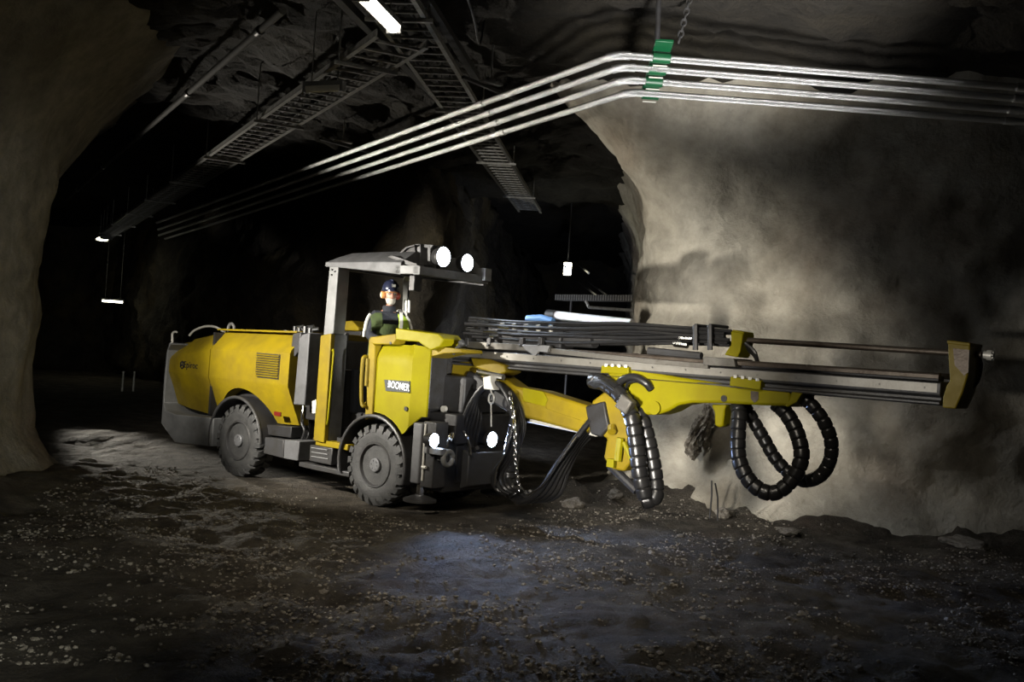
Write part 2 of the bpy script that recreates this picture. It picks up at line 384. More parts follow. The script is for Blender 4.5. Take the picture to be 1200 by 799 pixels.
# two upright sticks at the wall foot
for a, b, lab in (((832, 598), (834, 563), 'thin dark stick standing upright at the wall foot, the straighter of two'), ((842, 600), (838, 566), 'thin dark stick leaning at the wall foot beside an upright one')):
    p = W(*a, z=.12); q = W(*b, Y=p.y-.05); mb = MB().tube([p-Vector((0, 0, .15)), p.lerp(q, .5)+Vector((.012, 0, 0)), q], .012, 6)
    tag(mb.build('stick', M['dark']), lab, 'stick', 'sticks at the wall foot')
p = W(770, 640, z=.03)

# ---- pipes under the roof
PZ = 5.5
bend = [(722, 64), (728, 78), (733, 93), (738, 108)]; rgt = [(1200, 103), (1200, 116), (1200, 130), (1200, 143)]; lft = [(320, 211), (320, 221.5), (320, 231), (320, 240)]
order = ['uppermost', 'second from top', 'third from top', 'lowest']
pipes = []
for i in range(4):
    z = PZ-.06*i; b = W(*bend[i], z=z); r_ = W(*rgt[i], z=z); l_ = W(*lft[i], z=z)
    r2 = b+(r_-b)*1.5; l2 = b+(l_-b)*2.0
    dr, dl = (r_-b).normalized(), (l_-b).normalized(); c = .16
    bendp = [b+dl*c, b+dl*c*.45+dr*c*.12, b+dr*c*.45+dl*c*.12, b+dr*c]
    pipes.append((b, dr, dl))
    root = empty('pipe', b, 0, f'{order[i]} of four bright galvanised pipes bending below the roof', 'pipe', 'galvanised pipes below the roof')
    def rel(ps): return [q-b for q in ps]
    MB().tube(rel([l2, l2.lerp(b+dl*c, .5)]+bendp[:2]), .041, 14).build('pipe_run', M['galv'], root)
    MB().tube(rel(bendp[1:]+[r_.lerp(b, .5), r2]), .041, 14).build('pipe_run', M['galv'], root)
    MB().tube(rel(smooth_path(bendp, 5)), .049, 14).build('elbow', M['galv'], root)
    for dd, s in ((dl, 3.1), (dr, 4.6)):
        MB().tube([dd*s, dd*(s+.14)], .048, 14).build('coupling', M['galv'], root)
# green clamp rack
cp = [W(px, py, z=PZ-.06*i) for i, (px, py) in enumerate([(775, 68), (770, 82), (766, 96), (762, 111)])]
dr = pipes[0][1]; acr = (cp[3]-cp[0]).normalized()
root = empty('pipe_clamp', cp[0], 0, 'green four pipe clamp rack hung on chain near the pipe bend', 'pipe clamp')
MB().strip([cp[0]-acr*.22-cp[0]+Vector((0, 0, .09)), cp[3]+acr*.16-cp[0]+Vector((0, 0, .09))], .2, .035).build('backing_bar', M['green'], root, .006)
for i, q in enumerate(cp):
    o = q-cp[0]
    mb = MB(); ring = [o+acr*(.062*math.cos(t))+Vector((0, 0, 1))*(.062*math.sin(t)) for t in [R(-200+i_*22) for i_ in range(11)]]
    mb.strip(ring, .2, .02, upv=dr.cross(Vector((0, 0, 1)))) if False else mb.tube([o-dr*.10, o+dr*.10], .058, 14)
    cl = mb.build('clamp', M['green'], root)
    MB().box(o-Vector((0, 0, .055))+acr*.075, (.16, .02, .012)).build('edge_strip', M['pale'], cl)
def chain(name, a, b, label, m=M['mid'], lk=.07, r=.008):
    a, b = Vector(a), Vector(b); n_ = max(2, int((b-a).length/(lk*.72))); d = (b-a).normalized(); u, v = frame(d); mb = MB()
    for i in range(n_):
        c = a.lerp(b, (i+.5)/n_); s = (u, v)[i % 2]
        mb.tube([c+d*(lk/2*math.cos(t))+s*(lk*.3*math.sin(t)) for t in [2*PI*k_/10 for k_ in range(11)]], r, 5)
    o = mb.build(name, m); return tag(o, label, 'chain')
top = cp[0]-acr*.18+Vector((0.16, 0, .1)); chain('hanger_chain', top, Vector((top.x+.12, top.y+.1, roof_z(top.x, top.y)+.05)), 'short steel chain holding the green pipe clamp from the roof', lk=.09, r=.011)
q = cp[0]-acr*.2+Vector((-.08, 0, .1))
tag(MB().cyl(q, (q.x-.02, q.y, roof_z(q.x, q.y)+.1), .03).build('hanger_rod', M['dark']), 'dark roof rod beside the chain above the green clamp', 'rod')
# small hangers along the pipe run
for px, py, lab in ((575, 97, 'roof hanger with small plate above the pipes, nearer the pipe bend'), (402, 166, 'roof hanger with small plate above the pipes, behind the cable ladder crossing')):
    a = W(px, py, z=PZ+.12); zt = roof_z(a.x, a.y)
    root = empty('pipe_hanger', a, 0, lab, 'hanger', 'pipe hangers')
    MB().cyl((0, 0, 0), (0, 0, zt-a.z+.1), .014).build('rod', M['galvdull'], root)
    MB().box((0, 0, 0), (.34, .10, .03), Matrix.Rotation(R(35), 3, 'Z')).box((.02, 0, .03), (.1, .06, .05)).build('plate', M['galvdull'], root, .004)
    MB().box((.08, .3, -.03), (.05, 1.5, .04), Matrix.Rotation(R(-35), 3, 'Z')).build('cross_arm', M['dark'], root)

def ladder(a, b, width, zc, label, spacing, m, rail=(.02, .09)):
    a, b = Vector(a), Vector(b); d = (b-a).normalized(); u = d.cross(Vector((0, 0, 1))).normalized(); Ln = (b-a).length
    root = empty('cable_ladder', a, math.atan2(d.y, d.x), label, 'cable ladder', 'cable ladders below the roof')
    for s in (-1, 1):
        MB().bb((0, s*width/2-rail[0]/2, -rail[1]/2), (Ln, s*width/2+rail[0]/2, rail[1]/2)).bb((0, s*width/2-.028, -rail[1]/2-.004), (Ln, s*width/2+.028, -rail[1]/2+.006)).build('rail', m, root)
    rm = MB().bb((-.022, -width/2, -.045), (.022, width/2, -.02)).mesh('rung', M['galvdull'])
    nn = int(Ln/spacing)
    for i in range(min(nn, 98)):
        o = link('rung', rm, root); o.location = ((i+.5)*spacing, 0, 0)
    step = 4.2; x = 1.2
    while x < Ln:
        q = a+d*x
        h = roof_z(q.x, q.y)-q.z+.1
        for s in (-1, 1): MB().cyl((x, s*(width/2+.05), -.05), (x, s*(width/2+.05), h), .01, n=6).build('drop_rod', m, root)
        MB().bb((x-.02, -width/2-.1, -.09), (x+.02, width/2+.1, -.05)).build('cross_bar', m, root)
        x += step
    return root, d, u, Ln
LBZ = 5.72
def mid(p, q): return (p+q)/2
lb0 = mid(W(432, 0, z=LBZ), W(483, 0, z=LBZ)); lb1 = mid(W(606, 245, z=LBZ), W(634, 245, z=LBZ)); db = (lb1-lb0)
_, dB, uB, LnB = ladder(lb0-db*.05, lb1+db*.02, .56, LBZ, 'steel cable ladder running from above the machine cab into the dark crosscut', .3, M['galvdull'])
LAZ = 5.5
la0 = W(440, 66, z=LAZ); la1 = W(130, 272, z=LAZ); da = la1-la0
_, dA, uA, LnA = ladder(la0-da*.03, la1+da*.1, .60, LAZ, 'steel cable ladder running away down the long drift beside the pipes', .36, M['galvdull'])
for k_, (off, zz, rr, lab) in enumerate([(-.10, .0, .022, 'thick black cable lying on the crosscut cable ladder, middle of three'), (.12, .0, .018, 'black cable lying on the crosscut cable ladder nearest its pillar side'), (-.19, 0., .016, 'thin black cable lying on the crosscut cable ladder nearest the lit lamp side')]):
    pts = [lb0+dB*(LnB*t)+uB*(off+.02*math.sin(9*t+k_))+Vector((0, 0, rr-.018)) for t in [i/24 for i in range(23)]]
    tag(MB().tube(pts, rr, 8).build('cable', M['hose']), lab, 'cable', 'cables on the ladders')
for k_, (off, rr, lab) in enumerate([(-.14, .022, 'thick black cable lying on the drift cable ladder'), (.1, .018, 'thinner black cable lying on the drift cable ladder')]):
    pts = [la0+dA*(LnA*t)+uA*(off+.03*math.sin(7*t+k_))+Vector((0, 0, rr-.018)) for t in [i/24 for i in range(24)]]
    tag(MB().tube(pts, rr, 8).build('cable', M['hose']), lab, 'cable', 'cables on the ladders')
# steel channels that carry the ladder beside the lamp
for (a, b, lab) in (((398, 0), (519, 122), 'steel roof channel beside the lit lamp, left of the ladder'), ((500, 0), (560, 95), 'steel roof channel on the pillar side of the crosscut ladder')):
    p, q = W(*a, z=5.85), W(*b, z=5.85); p = p-(q-p)*.15
    tag(MB().strip([p, q], .1, .06).strip([p+Vector((0, 0, .05)), q+Vector((0, 0, .05))], .03, .1).build('roof_channel', M['mid']), lab, 'channel', 'roof channels')
# hanging wire by the bend
p = W(545, 0, z=5.75); q = W(562, 52, z=5.75)
tag(MB().hose([p+Vector((-.02, -.2, .1)), p.lerp(q, .4)+Vector((.03, 0, 0)), q, q+Vector((.03, .2, .35))], .012, 6).build('wire', M['dark']), 'loose dark wire drooping from the roof above the pipes', 'wire')
# ventilation pipe at the left of the drift
a, b = W(318, 24, z=5.75), W(76, 235, z=5.75)
root = empty('roof_pipe', a, 0, 'dull grey pipe fixed high along the drift pillar side', 'pipe')
MB().tube([a-a+(a-b)*.02, b-a], .045, 12).build('pipe_run', M['pipe_dull'], root)
for t in (.02, .2, .4, .62, .85):
    MB().tube([(b-a)*t, (b-a)*(t+.006)], .06, 12).build('coupling', M['mid'], root)
a2, b2 = W(392, 100, z=5.3), W(362, 92, z=5.3)

# ---- lamps
def batten(center, d, ln, label, lit, w=.13, m=None, cat='lamp', rods=True):
    d = Vector((d.x, d.y, 0)).normalized(); root = empty('tube_lamp', center, math.atan2(d.y, d.x), label, cat, 'tube lamps below the roof')
    MB().bb((-ln/2, -w/2, 0), (ln/2, w/2, .06)).build('housing', M['lightgrey'], root, .008)
    prof = [(w/2*.92*math.cos(t), .0-.075*math.sin(t)) for t in [PI*i/8 for i in range(9)]]
    MB().loft([[(x, y, z) for y, z in prof] for x in (-ln/2*.97, ln/2*.97)], True, True).build('diffuser', m if lit else M['pale'], root)
    for s in (-1, 1):
        MB().bb((s*ln/2-.02, -w/2*1.02, -.08), (s*ln/2+.02, w/2*1.02, .062)).build('end_cap', M['lightgrey'], root, .006)
        if rods:
            h = roof_z(center.x, center.y)-center.z+.15; MB().cyl((s*ln*.35, 0, .05), (s*ln*.35, 0, h), .008, n=6).build('drop_rod', M['galvdull'], root)
    return root
c0, c1 = W(424, -8, z=5.45), W(462, 31, z=5.45); batten((c0+c1)/2, c1-c0, (c1-c0).length, 'lit tube lamp glowing close overhead beside the crosscut cable ladder', True, m=M['fluo'], w=.16)
def far_lamp(px, py, z, d, ln, w, label): batten(W(px, py, z=z), Vector(d), ln, label, True, w=w, m=M['fluofar'])
def bulkhead(px, py, Y, w, h, label):
    c = W(px, py, Y=Y); root = empty('bulkhead_lamp', c, 0, label, 'lamp')
    MB().bb((-w*.62, 0, -h*.60), (w*.62, .16, h*.60)).build('housing', M['mid'], root, .02)
    MB().bb((-w/2, -.05, -h/2), (w/2, .01, h/2)).build('diffuser', M['bulk'], root, .03)
    MB().cyl((0, .1, h*.5), (0, .1, roof_z(c.x, c.y)-c.z+.1), .02).build('drop_rod', M['mid'], root)
bulkhead(665, 315, 28, .20, .34, 'bright lamp far inside the dark crosscut above the drill')
far_lamp(122, 279, 5.1, (-.5, .85, 0), 1.0, .42, 'lit lamp under the far end of the drift cable ladder')
batten(W(132, 352, Y=38), Vector((.9, .3, 0)), 1.0*.75, 'thin lit strip lamp deep in the drift behind the machine tail', True, w=.1, m=M['fluofar'])
batten(W(380, 101, z=5.32), Vector((.75, -.3, 0)), .55, 'unlit tube lamp under the drift cable ladder near the crossing', False, w=.1)
# lower tray and pipes inside the crosscut
a, b = W(655, 352, Y=24), W(760, 352, Y=22)
root = empty('cable_tray', a, math.atan2((b-a).y, (b-a).x), 'ribbed cable tray crossing low inside the dark crosscut', 'cable tray'); Ln = (b-a).length
MB().bb((0, -.15, 0), (Ln, -.13, .12)).bb((0, .13, 0), (Ln, .15, .12)).build('rail', M['mid'], root)
rm = MB().bb((-.012, -.16, .0), (.012, .16, .13)).mesh('rib', M['galvdull'])
for i in range(int(Ln/.075)): link('rib', rm, root).location = (.04+i*.075, 0, .0)
for x in (.3, Ln-.3): MB().cyl((x, .1, 0), (x, .1, -2.9), .03).build('post', M['dark'], root)
a, b = W(690, 360, Y=22.5), W(760, 365, Y=21); tag(MB().tube([W(686, 352, Y=22.5), W(689, 358, Y=22.5), a, b], .035, 8).build('conduit', M['galvdull']), 'thin bent conduit below the ribbed tray in the crosscut', 'pipe')
for (a, b, lab) in (((655, 306), (663, 313), 'short pale rod beside the lamp in the crosscut'), ((673, 305), (690, 320), 'longer slanting rail beside the crosscut lamp'), ((690, 330), (716, 350), 'slanting rail below the crosscut lamp, nearer the pillar'), ((678, 330), (700, 347), 'slanting rail below the crosscut lamp, farther from the pillar')):
    z = 5.3 if a[1] < 310 else 4.9
    p, q = W(*a, Y=32), W(*b, Y=27); tag(MB().tube([p, q], .03, 6).build('rail', M['galvdull']), lab, 'rail', 'rails in the crosscut')
# marker posts far in the drift
for px, lab in ((143, 'thin pale marker post deep in the drift, the one nearer the pillar'), (156, 'thin pale marker post deep in the drift, the one nearer the machine')):
    p = W(px, 459, z=0); tag(MB().cyl((p.x, p.y, -.1), (p.x, p.y, .62), .035, n=10).cyl((p.x, p.y, .60), (p.x, p.y, .64), .045, n=10).build('marker_post', M['pale']), lab, 'post', 'marker posts')

# ================================================================== THE DRILL RIG
rig = empty('drill_rig', (MX, MY, 0), R(MYAW), 'yellow and grey underground drill rig with long feed boom and roofed open cab', 'drill rig')
def pp(pts, y): return [S(a, b, y) for a, b in pts]
def LX(px, py, x):
    o = RIGI @ CAM; d = RIGI.to_3x3() @ ray(px, py); return o + d*((x-o.x)/d.x)
def hp(pts):                                 # (px, py, y) triples to rig points
    return [L3(a, b, y) for a, b, y in pts]
def sheet(xs, zb, zt, yf, thick, nz=10):     # a formed plate: outer face y=yf(x,z), given thickness
    secs = []
    for x in xs:
        a, b = zb(x), zt(x); zs = [a+(b-a)*j/nz for j in range(nz+1)]
        secs.append([Vector((x, yf(x, z), z)) for z in zs]+[Vector((x, yf(x, z)+thick, z)) for z in reversed(zs)])
    return MB().loft(secs)

# ---- wheels
TR = .53
tyre = MB().lathe([(.27, -.12), (.30, -.150), (.36, -.162), (.43, -.160), (.462, -.148), (.482, -.11), (.488, 0), (.482, .11), (.462, .148), (.43, .160), (.36, .162), (.30, .150), (.27, .12)], (0, 0, 0), (0, 1, 0), 64)
NL = 22
for side in (-1, 1):
    for i in range(NL):
        a0 = 2*PI*(i+(.5 if side > 0 else 0))/NL; w = 2*PI/NL*.30
        prof = [(.470, .008, .10), (.530, .008, .10), (.530, .115, .0), (.518, .148, -.02), (.470, .168, -.05), (.425, .1705, -.06), (.425, .150, -.06), (.470, .130, -.03)]
        secs = [[Vector(((r_)*math.cos(a0+sa*ww+sh), side*y_, r_*math.sin(a0+sa*ww+sh))) for r_, y_, sh in prof] for sa, ww in ((-1, w), (1, w))]
        tyre.loft(secs)
for rr in (.395, .335): tyre.lathe([(rr-.006, -.160), (rr, -.167), (rr+.006, -.160)], (0, 0, 0), (0, 1, 0), 64) if False else None
tyre_me = tyre.mesh('wheel', M['rubber'], ang=30)
rim = MB().lathe([(.298, .12), (.298, -.146), (.286, -.162), (.270, -.160), (.258, -.14), (.252, -.085), (.225, -.05), (.16, -.045), (.15, -.02), (.06, -.02)], (0, 0, 0), (0, 1, 0), 48)
rim_me = rim.mesh('rim', M['mid'])
disc_me = MB().lathe([(.250, -.02), (.250, -.088), (.225, -.055), (.16, -.05), (.15, -.024), (.06, -.024)], (0, 0, 0), (0, 1, 0), 48).mesh('wheel_disc', M['dark'])  # dark disc puts the shade of the rim recess into its colour
hub = MB().lathe([(.118, -.02), (.118, -.075), (.105, -.09), (.092, -.09), (.090, -.150), (.080, -.158), (.03, -.158)], (0, 0, 0), (0, 1, 0), 32)
for i in range(10):
    a = 2*PI*i/10; hub.cyl((.185*math.cos(a), -.04, .185*math.sin(a)), (.185*math.cos(a), -.078, .185*math.sin(a)), .016, n=6)
for i in range(6):
    a = 2*PI*i/6; hub.cyl((.055*math.cos(a), -.155, .055*math.sin(a)), (.055*math.cos(a), -.166, .055*math.sin(a)), .010, n=6)
hub_me = hub.mesh('hub', M['grey'])
for x, y, rz, sp in ((0, -.66, 0, .1), (-2.92, -.66, 0, .5), (0, .66, PI, .3), (-2.92, .66, PI, .8)):
    w = link('wheel', tyre_me, rig); w.location = (x, y, TR); w.rotation_euler = (0, 0, rz)
    for me, nm in ((rim_me, 'rim'), (disc_me, 'wheel_disc'), (hub_me, 'hub')): link(nm, me, w).rotation_euler = (0, sp, 0)

# ---- chassis
MB().bb((-4.9, -.46, .38), (-1.75, .46, .95)).bb((-2.98, -.6, .42), (-2.86, .6, .64)).build('rear_chassis', M['dark'], rig, .02)
MB().bb((-1.25, -.42, .40), (1.05, .42, .9)).bb((-.07, -.55, .42), (.07, .55, .64)).build('front_chassis', M['dark'], rig, .02)
ar = MB().cyl((-1.62, 0, .42), (-1.62, 0, 1.0), .16, n=20).bb((-1.8, -.3, .45), (-1.2, .3, .56)).bb((-1.8, -.3, .78), (-1.2, .3, .88))
for s in (-1, 1): ar.cyl((-1.95, s*.36, .66), (-1.1, s*.36, .66), .05)
ar.build('articulation_joint', M['dark'], rig, .01)

# ---- rear body
def lin(x, a, b, c, d): return b+(d-b)*min(1, max(0, (x-a)/(c-a)))
def hood_sec(x, zb, zt):
    w = 1-.16*max(0, (-4.45-x)/.5) if x < -4.45 else 1.
    t = .60 if x > -4.6 else .52
    return [Vector((x, s*y*w, z)) for s, seq in ((-1, 1), (1, -1)) for y, z in [(.62, zb), (.74, zb+.26), (.868, 1.40), (.872, 1.44), (.868, zt-.30), (.835, zt-.24), (t+.03, zt-.02), (t-.05, zt)][::seq]]
def hood(name, xs, m):
    mb = MB().loft([hood_sec(x, lin(x, -4.97, .90, -3.6, .80) if x < -3.5 else lin(x, -3.6, .80, -1.79, .86), lin(x, -4.9, 1.90, -3.66, 2.12) if x < -3.66 else lin(x, -3.66, 2.13, -1.76, 2.17)) for x in xs])
    o = mb.build(name, m, rig, ang=28)
    c = MB().cyl((-2.92, -1.2, .60), (-2.92, 1.2, .60), .70, n=64).build('cutter', m, rig)
    b = o.modifiers.new('cut', 'BOOLEAN'); b.object = c; b.operation = 'DIFFERENCE'; b.solver = 'EXACT'
    bpy.context.view_layer.update(); bake(o); bpy.data.objects.remove(c)
    o.data.set_sharp_from_angle(angle=R(28)); return o
hd = hood('tail_hood', [-4.97, -4.90, -4.6, -4.45, -3.68], M['yellow'])
ec = hood('engine_cover', [-3.655, -3.2, -2.2, -1.78], M['yellow'])
MB().bb((-3.69, -.82, .84), (-3.64, .82, 2.09)).build('seam_backing', M['dark'], rig)
MB().bb((-3.58, -.60, .95), (-1.80, .60, 1.3)).build('wheel_well_liner', M['dark'], rig)
# lid with rolled edge
MB().prism([(-3.64, 2.125), (-1.76, 2.16), (-1.76, 2.19), (-3.64, 2.15)], -.80, .80).build('cover_lid', M['yellow'], rig, .008)
# louvre
gx0, gz1 = S(302, 414, -.875); gx1, gz0 = S(326, 444, -.875)
gr = MB().prism([(gx0-.02, gz0+.05), (gx0+.03, gz0-.01), (gx1+.01, gz0-.01), (gx1+.01, gz1+.01), (gx0-.02, gz1+.01)], -.876, -.85).build('louvre', M['dark'], rig)
mb = MB()
for i in range(10):
    z = gz0+(gz1-gz0)*(i+.6)/10; mb.box(((gx0+gx1)/2, -.884, z), (gx1-gx0, .022, .012), Matrix.Rotation(R(25), 3, 'X'))
mb.build('louvre_slats', M['yellow'], gr)
fx, fz = S(325, 485, -.84); MB().bb((fx-.07, -.845, fz-.03), (fx+.07, -.82, fz+.03)).build('reflector', M['red'], rig, .006)
# bulge over the wheel arch
bx, bz = S(283, 443, -.86)
# maker's lettering
tx, tz = S(223.3, 428, -.875); text('lettering', 'Epiroc', .14, M['black'], rig, (tx, -.874, tz), (R(90), 0, 0), .003, .95)
ex, ez = S(213.5, 427.5, -.875); mb = MB()
for i in range(6):
    a = R(30+60*i); b = R(90+60*i); p0, p1 = Vector((math.cos(a), 0, math.sin(a))), Vector((math.cos(b), 0, math.sin(b)))
    mb.add([Vector((ex, -.877, ez))+q for q in (p0*.068, p1*.068, p1*.045, p0*.045)]+[Vector((ex, -.866, ez))+q for q in (p0*.068, p1*.068, p1*.045, p0*.045)], [[0, 1, 2, 3], [4, 7, 6, 5], [0, 4, 5, 1], [2, 6, 7, 3], [0, 3, 7, 4], [1, 5, 6, 2]])
for a in (90, 210, 330): mb.tube([(ex, -.873, ez), (ex+.05*math.cos(R(a)), -.873, ez+.05*math.sin(R(a)))], .010, 6)
mb.ball((ex, -.873, ez), .02, 8, 6); mb.build('emblem', M['black'], rig)
# bumper, one formed casting round the tail
bp = [(179, 496), (182, 440), (187, 412), (197, 401), (200, 403), (192, 410), (188.5, 430), (185.5, 462), (185, 472), (195, 481), (207, 485.5), (240, 488.5), (252, 490), (250, 523), (206, 518)]
def by(sgn): return lambda x, z: sgn*(.885-(.45*max(0, -4.72-x)))
o = MB().prism(pp(bp, -.86), by(-1), by(1)).build('bumper', M['lightgrey'], rig, .012)
b = o.data
# rails and fittings on the tail
MB().hose(hp([(222, 393, -.45), (228, 387, -.45), (240, 382.5, -.45), (252, 383, -.45), (262, 388, -.45)]), .018).build('grab_rail', M['pale'], rig)
MB().hose(hp([(202, 402, -.5), (202, 392, -.5), (204, 389, -.5), (207, 389, -.5)]), .018).build('rail_hook', M['pale'], rig)
c = L3(271, 385, -.45); MB().tube([c+Vector((.075*math.cos(t), 0, .075*math.sin(t))) for t in [2*PI*i/16 for i in range(17)]], .024, 8).bb((c.x-.1, c.y-.05, c.z-.12), (c.x+.12, c.y+.05, c.z-.05)).build('lifting_eye', M['galvdull'], rig)
mb = MB()
for px, py in ((336, 388), (325, 389)): 
    c = L3(px, py, -.5); MB().cyl(c-Vector((0, 0, .08)), c+Vector((0, 0, .015)), .05).build('filler_cap', M['mid'], rig)
# exhaust housing in front of the tail
MB().prism(pp([(351, 397), (354, 392), (363, 389.5), (357, 475), (344, 474)], -.84), -.845, -.42).build('exhaust_housing', M['grey'], rig, .015)
MB().prism(pp([(343, 391), (353, 389), (349, 412), (345, 418), (341, 410)], -.80), -.80, -.3).build('cooler_side', M['mid'], rig, .01)
MB().bb((-1.78, -.55, .95), (-1.42, .75, 2.1)).build('cooler', M['dark'], rig, .02)
mb = MB()
for px, py, r_ in ((347, 384, .045), (352, 386, .04), (359, 384, .05), (364, 386, .035)):
    c = L3(px, py, -.7); MB().cyl(c-Vector((0, 0, .07)), c+Vector((0, 0, .02)), r_, n=10).cyl(c, c+Vector((.1, .05, .02)), r_*.7, n=8).build('hose_coupling', M['chrome'], rig)
mb = MB()
for k_ in range(5):
    a, b, c, d = [(355+k_*1.5, 476), (354+k_, 495), (357+k_*2, 505), (352+k_*3, 520)]
    MB().hose(hp([(q[0], q[1], -.6+.08*k_) for q in (a, b, c, d)]), .022, 8).build('joint_hose', M['hose'], rig)
mb = MB().hose(hp([(355.5, 476, -.80), (355, 485, -.82), (354, 494, -.80)]), .016); mb.build('steel_pipe', M['chrome'], rig)
# low boxes and sill between the wheels
MB().prism(pp([(311, 512), (334, 515), (333, 537), (310, 531)], -.78), -.80, -.45).build('battery_box', M['mid'], rig, .012)
b1 = MB().prism(pp([(334.5, 515), (352, 517), (350, 540), (333.5, 537)], -.82), -.84, -.45).build('tool_box', M['grey'], rig, .012)
b2 = MB().prism(pp([(364.5, 521), (391, 525), (389, 545), (363.5, 540)], -.82), -.84, -.4).build('step_box', M['mid'], rig, .012)
mb = MB()
for t in (.18, .45, .72):
    a = L3(365, 521+19*t, -.845); c = L3(384, 524+19*t, -.845); mb.tube([a, c], .009, 6)
mb.build('tread_bars', M['lightgrey'], b2)
MB().prism(pp([(352, 541), (364, 543), (410, 553), (410, 559), (362, 549), (351, 546)], -.82), -.84, -.7).build('sill', M['mid'], rig, .01)
MB().prism(pp([(309, 497), (343, 500), (342, 513), (311, 509)], -.72), -.74, -.4).build('belly_pan', M['dark'], rig, .01)

# ---- cab
MB().bb((-1.15, -.84, .66), (-.5, .84, .74)).build('cab_floor', M['yellow'], rig, .01)
lp = MB().prism(pp([(376.5, 393), (389, 390.5), (380.5, 519), (368, 516)], -.86), -.875, -.80).build('door_post', M['yellow'], rig, .012)
MB().prism(pp([(378, 393), (389, 391), (381, 519), (370, 516)], -.86), -.80, -.58).build('post_frame', M['grey'], lp, .012)
up_ = MB().prism(pp([(386.5, 312), (397, 312), (391, 391), (379.5, 393)], -.86), -.868, -.66).build('roof_post', M['lightgrey'], rig, .012)
mb = MB()
for px, py in ((389.5, 316), (389, 322), (393, 318)):
    c = L3(px, py, -.868); mb.cyl(c, c-Vector((0, .015, 0)), .014, n=6)
mb.build('post_bolts', M['dark'], up_)
MB().hose(hp([(389, 411, -.80), (391, 413, -.9), (388, 450, -.9), (384.5, 490, -.9), (383, 499, -.80)]), .016).build('grab_handle', M['yellow_clean'], rig)
MB().prism(pp([(366, 470), (371, 468), (370, 484), (366, 484)], -.88), -.885, -.86).build('post_plate', M['pale'], lp)
# far side of the cab seen through the doorway
MB().prism(pp([(397, 387), (399, 377), (416, 376), (424, 384), (424, 388)], .62), .55, .85).build('far_fender', M['yellow'], rig, .02)
MB().prism(pp([(400, 388), (424, 388), (424, 394), (400, 393)], .62), .6, .84).build('far_side_panel', M['dark'], rig, .01)
MB().bb((-1.1, .62, .74), (-.15, .84, 1.75)).build('cab_far_side', M['dark'], rig, .02)
MB().bb((-1.2, -.55, .74), (-1.12, .84, 1.7)).build('cab_back', M['dark'], rig, .01)
st = MB().prism([(-.98, .98), (-.42, 1.02), (-.38, 1.10), (-.45, 1.16), (-.98, 1.12)], -.40, .16).bb((-.9, -.3, .74), (-.5, .06, 1.0)).build('seat', M['dark'], rig, .03)
MB().prism([(-1.06, 1.1), (-.94, 1.1), (-.98, 1.72), (-1.08, 1.72)], -.36, .12).build('seat_back', M['navy'], st, .03)
MB().prism(pp([(401, 390), (406, 390), (405, 413), (399.5, 412)], .05), .02, .1).build('head_rest_frame', M['lightgrey'], st, .01)
mb = MB()
for a in ((399, 480), (404, 470), (408, 462)):
    c = L3(a[0], a[1], -.2); MB().cyl(c, c+Vector((.03, 0, -.22)), .014, n=8).ball(c, .03, 8, 6).build('control_lever', M['mid'], rig)

# ---- canopy
def roof_sec(x, zb, sk, rise):
    return [Vector((x, y, z)) for y, z in [(-.87, zb), (-.87, zb+sk), (-.62, zb+sk+rise), (.55, zb+sk+rise), (.80, zb+sk), (.80, zb), (.74, zb), (.74, zb+sk*.6), (-.81, zb+sk*.6), (-.81, zb)]]
rf = MB().loft([roof_sec(-1.16, 3.085, .06, .10), roof_sec(-.9, 3.075, .07, .15), roof_sec(-.1, 3.02, .13, .16), roof_sec(.3, 2.985, .16, .16)]).build('canopy', M['grey'], rig, .008)
MB().bb((-1.1, -.8, 3.06), (-1.0, .74, 3.13)).bb((-.5, -.8, 3.04), (-.4, .74, 3.10)).build('cross_beam', M['mid'], rf, .008)
# front bar that carries the work lamps
fbz = LX(528, 322, .58).z
e_ = LX(567, 322, .6)
fb = MB().bb((.52, -.87, fbz-.06), (.64, e_.y+.06, fbz+.05)).bb((.2, -.87, fbz-.05), (.62, -.78, fbz+.06)).bb((.2, e_.y-.02, fbz-.05), (.62, e_.y+.06, fbz+.06)).build('lamp_bar', M['lightgrey'], rig, .008)
MB().box((e_.x, e_.y, e_.z), (.16, .14, .17)).build('end_bracket', M['lightgrey'], fb, .01)
# raised skylight hatch at the front of the roof
ht = MB().prism(pp([(455, 301), (461, 299), (490, 309), (490, 314), (484, 313)], -.80), -.82, -.70).prism(pp([(466, 299), (477, 289), (487, 286.5), (487, 288.5), (478, 291), (468, 300.5)], -.62), -.64, -.56).build('hatch_frame', M['mid'], rig, .006)
MB().prism(pp([(468, 300), (478, 290), (486, 288), (487, 308)], -.60), -.60, -.585).build('hatch_glass', M['dark'], ht)
MB().prism(pp([(487, 286), (494, 286), (494, 310), (487, 310)], -.55), -.57, -.30).prism(pp([(494, 286), (509, 287), (506, 291), (494, 290)], -.5), -.52, -.35).prism(pp([(502, 288), (506, 288), (505, 310), (502, 310)], -.5), -.52, -.4).build('hatch_column', M['grey'], ht, .008)
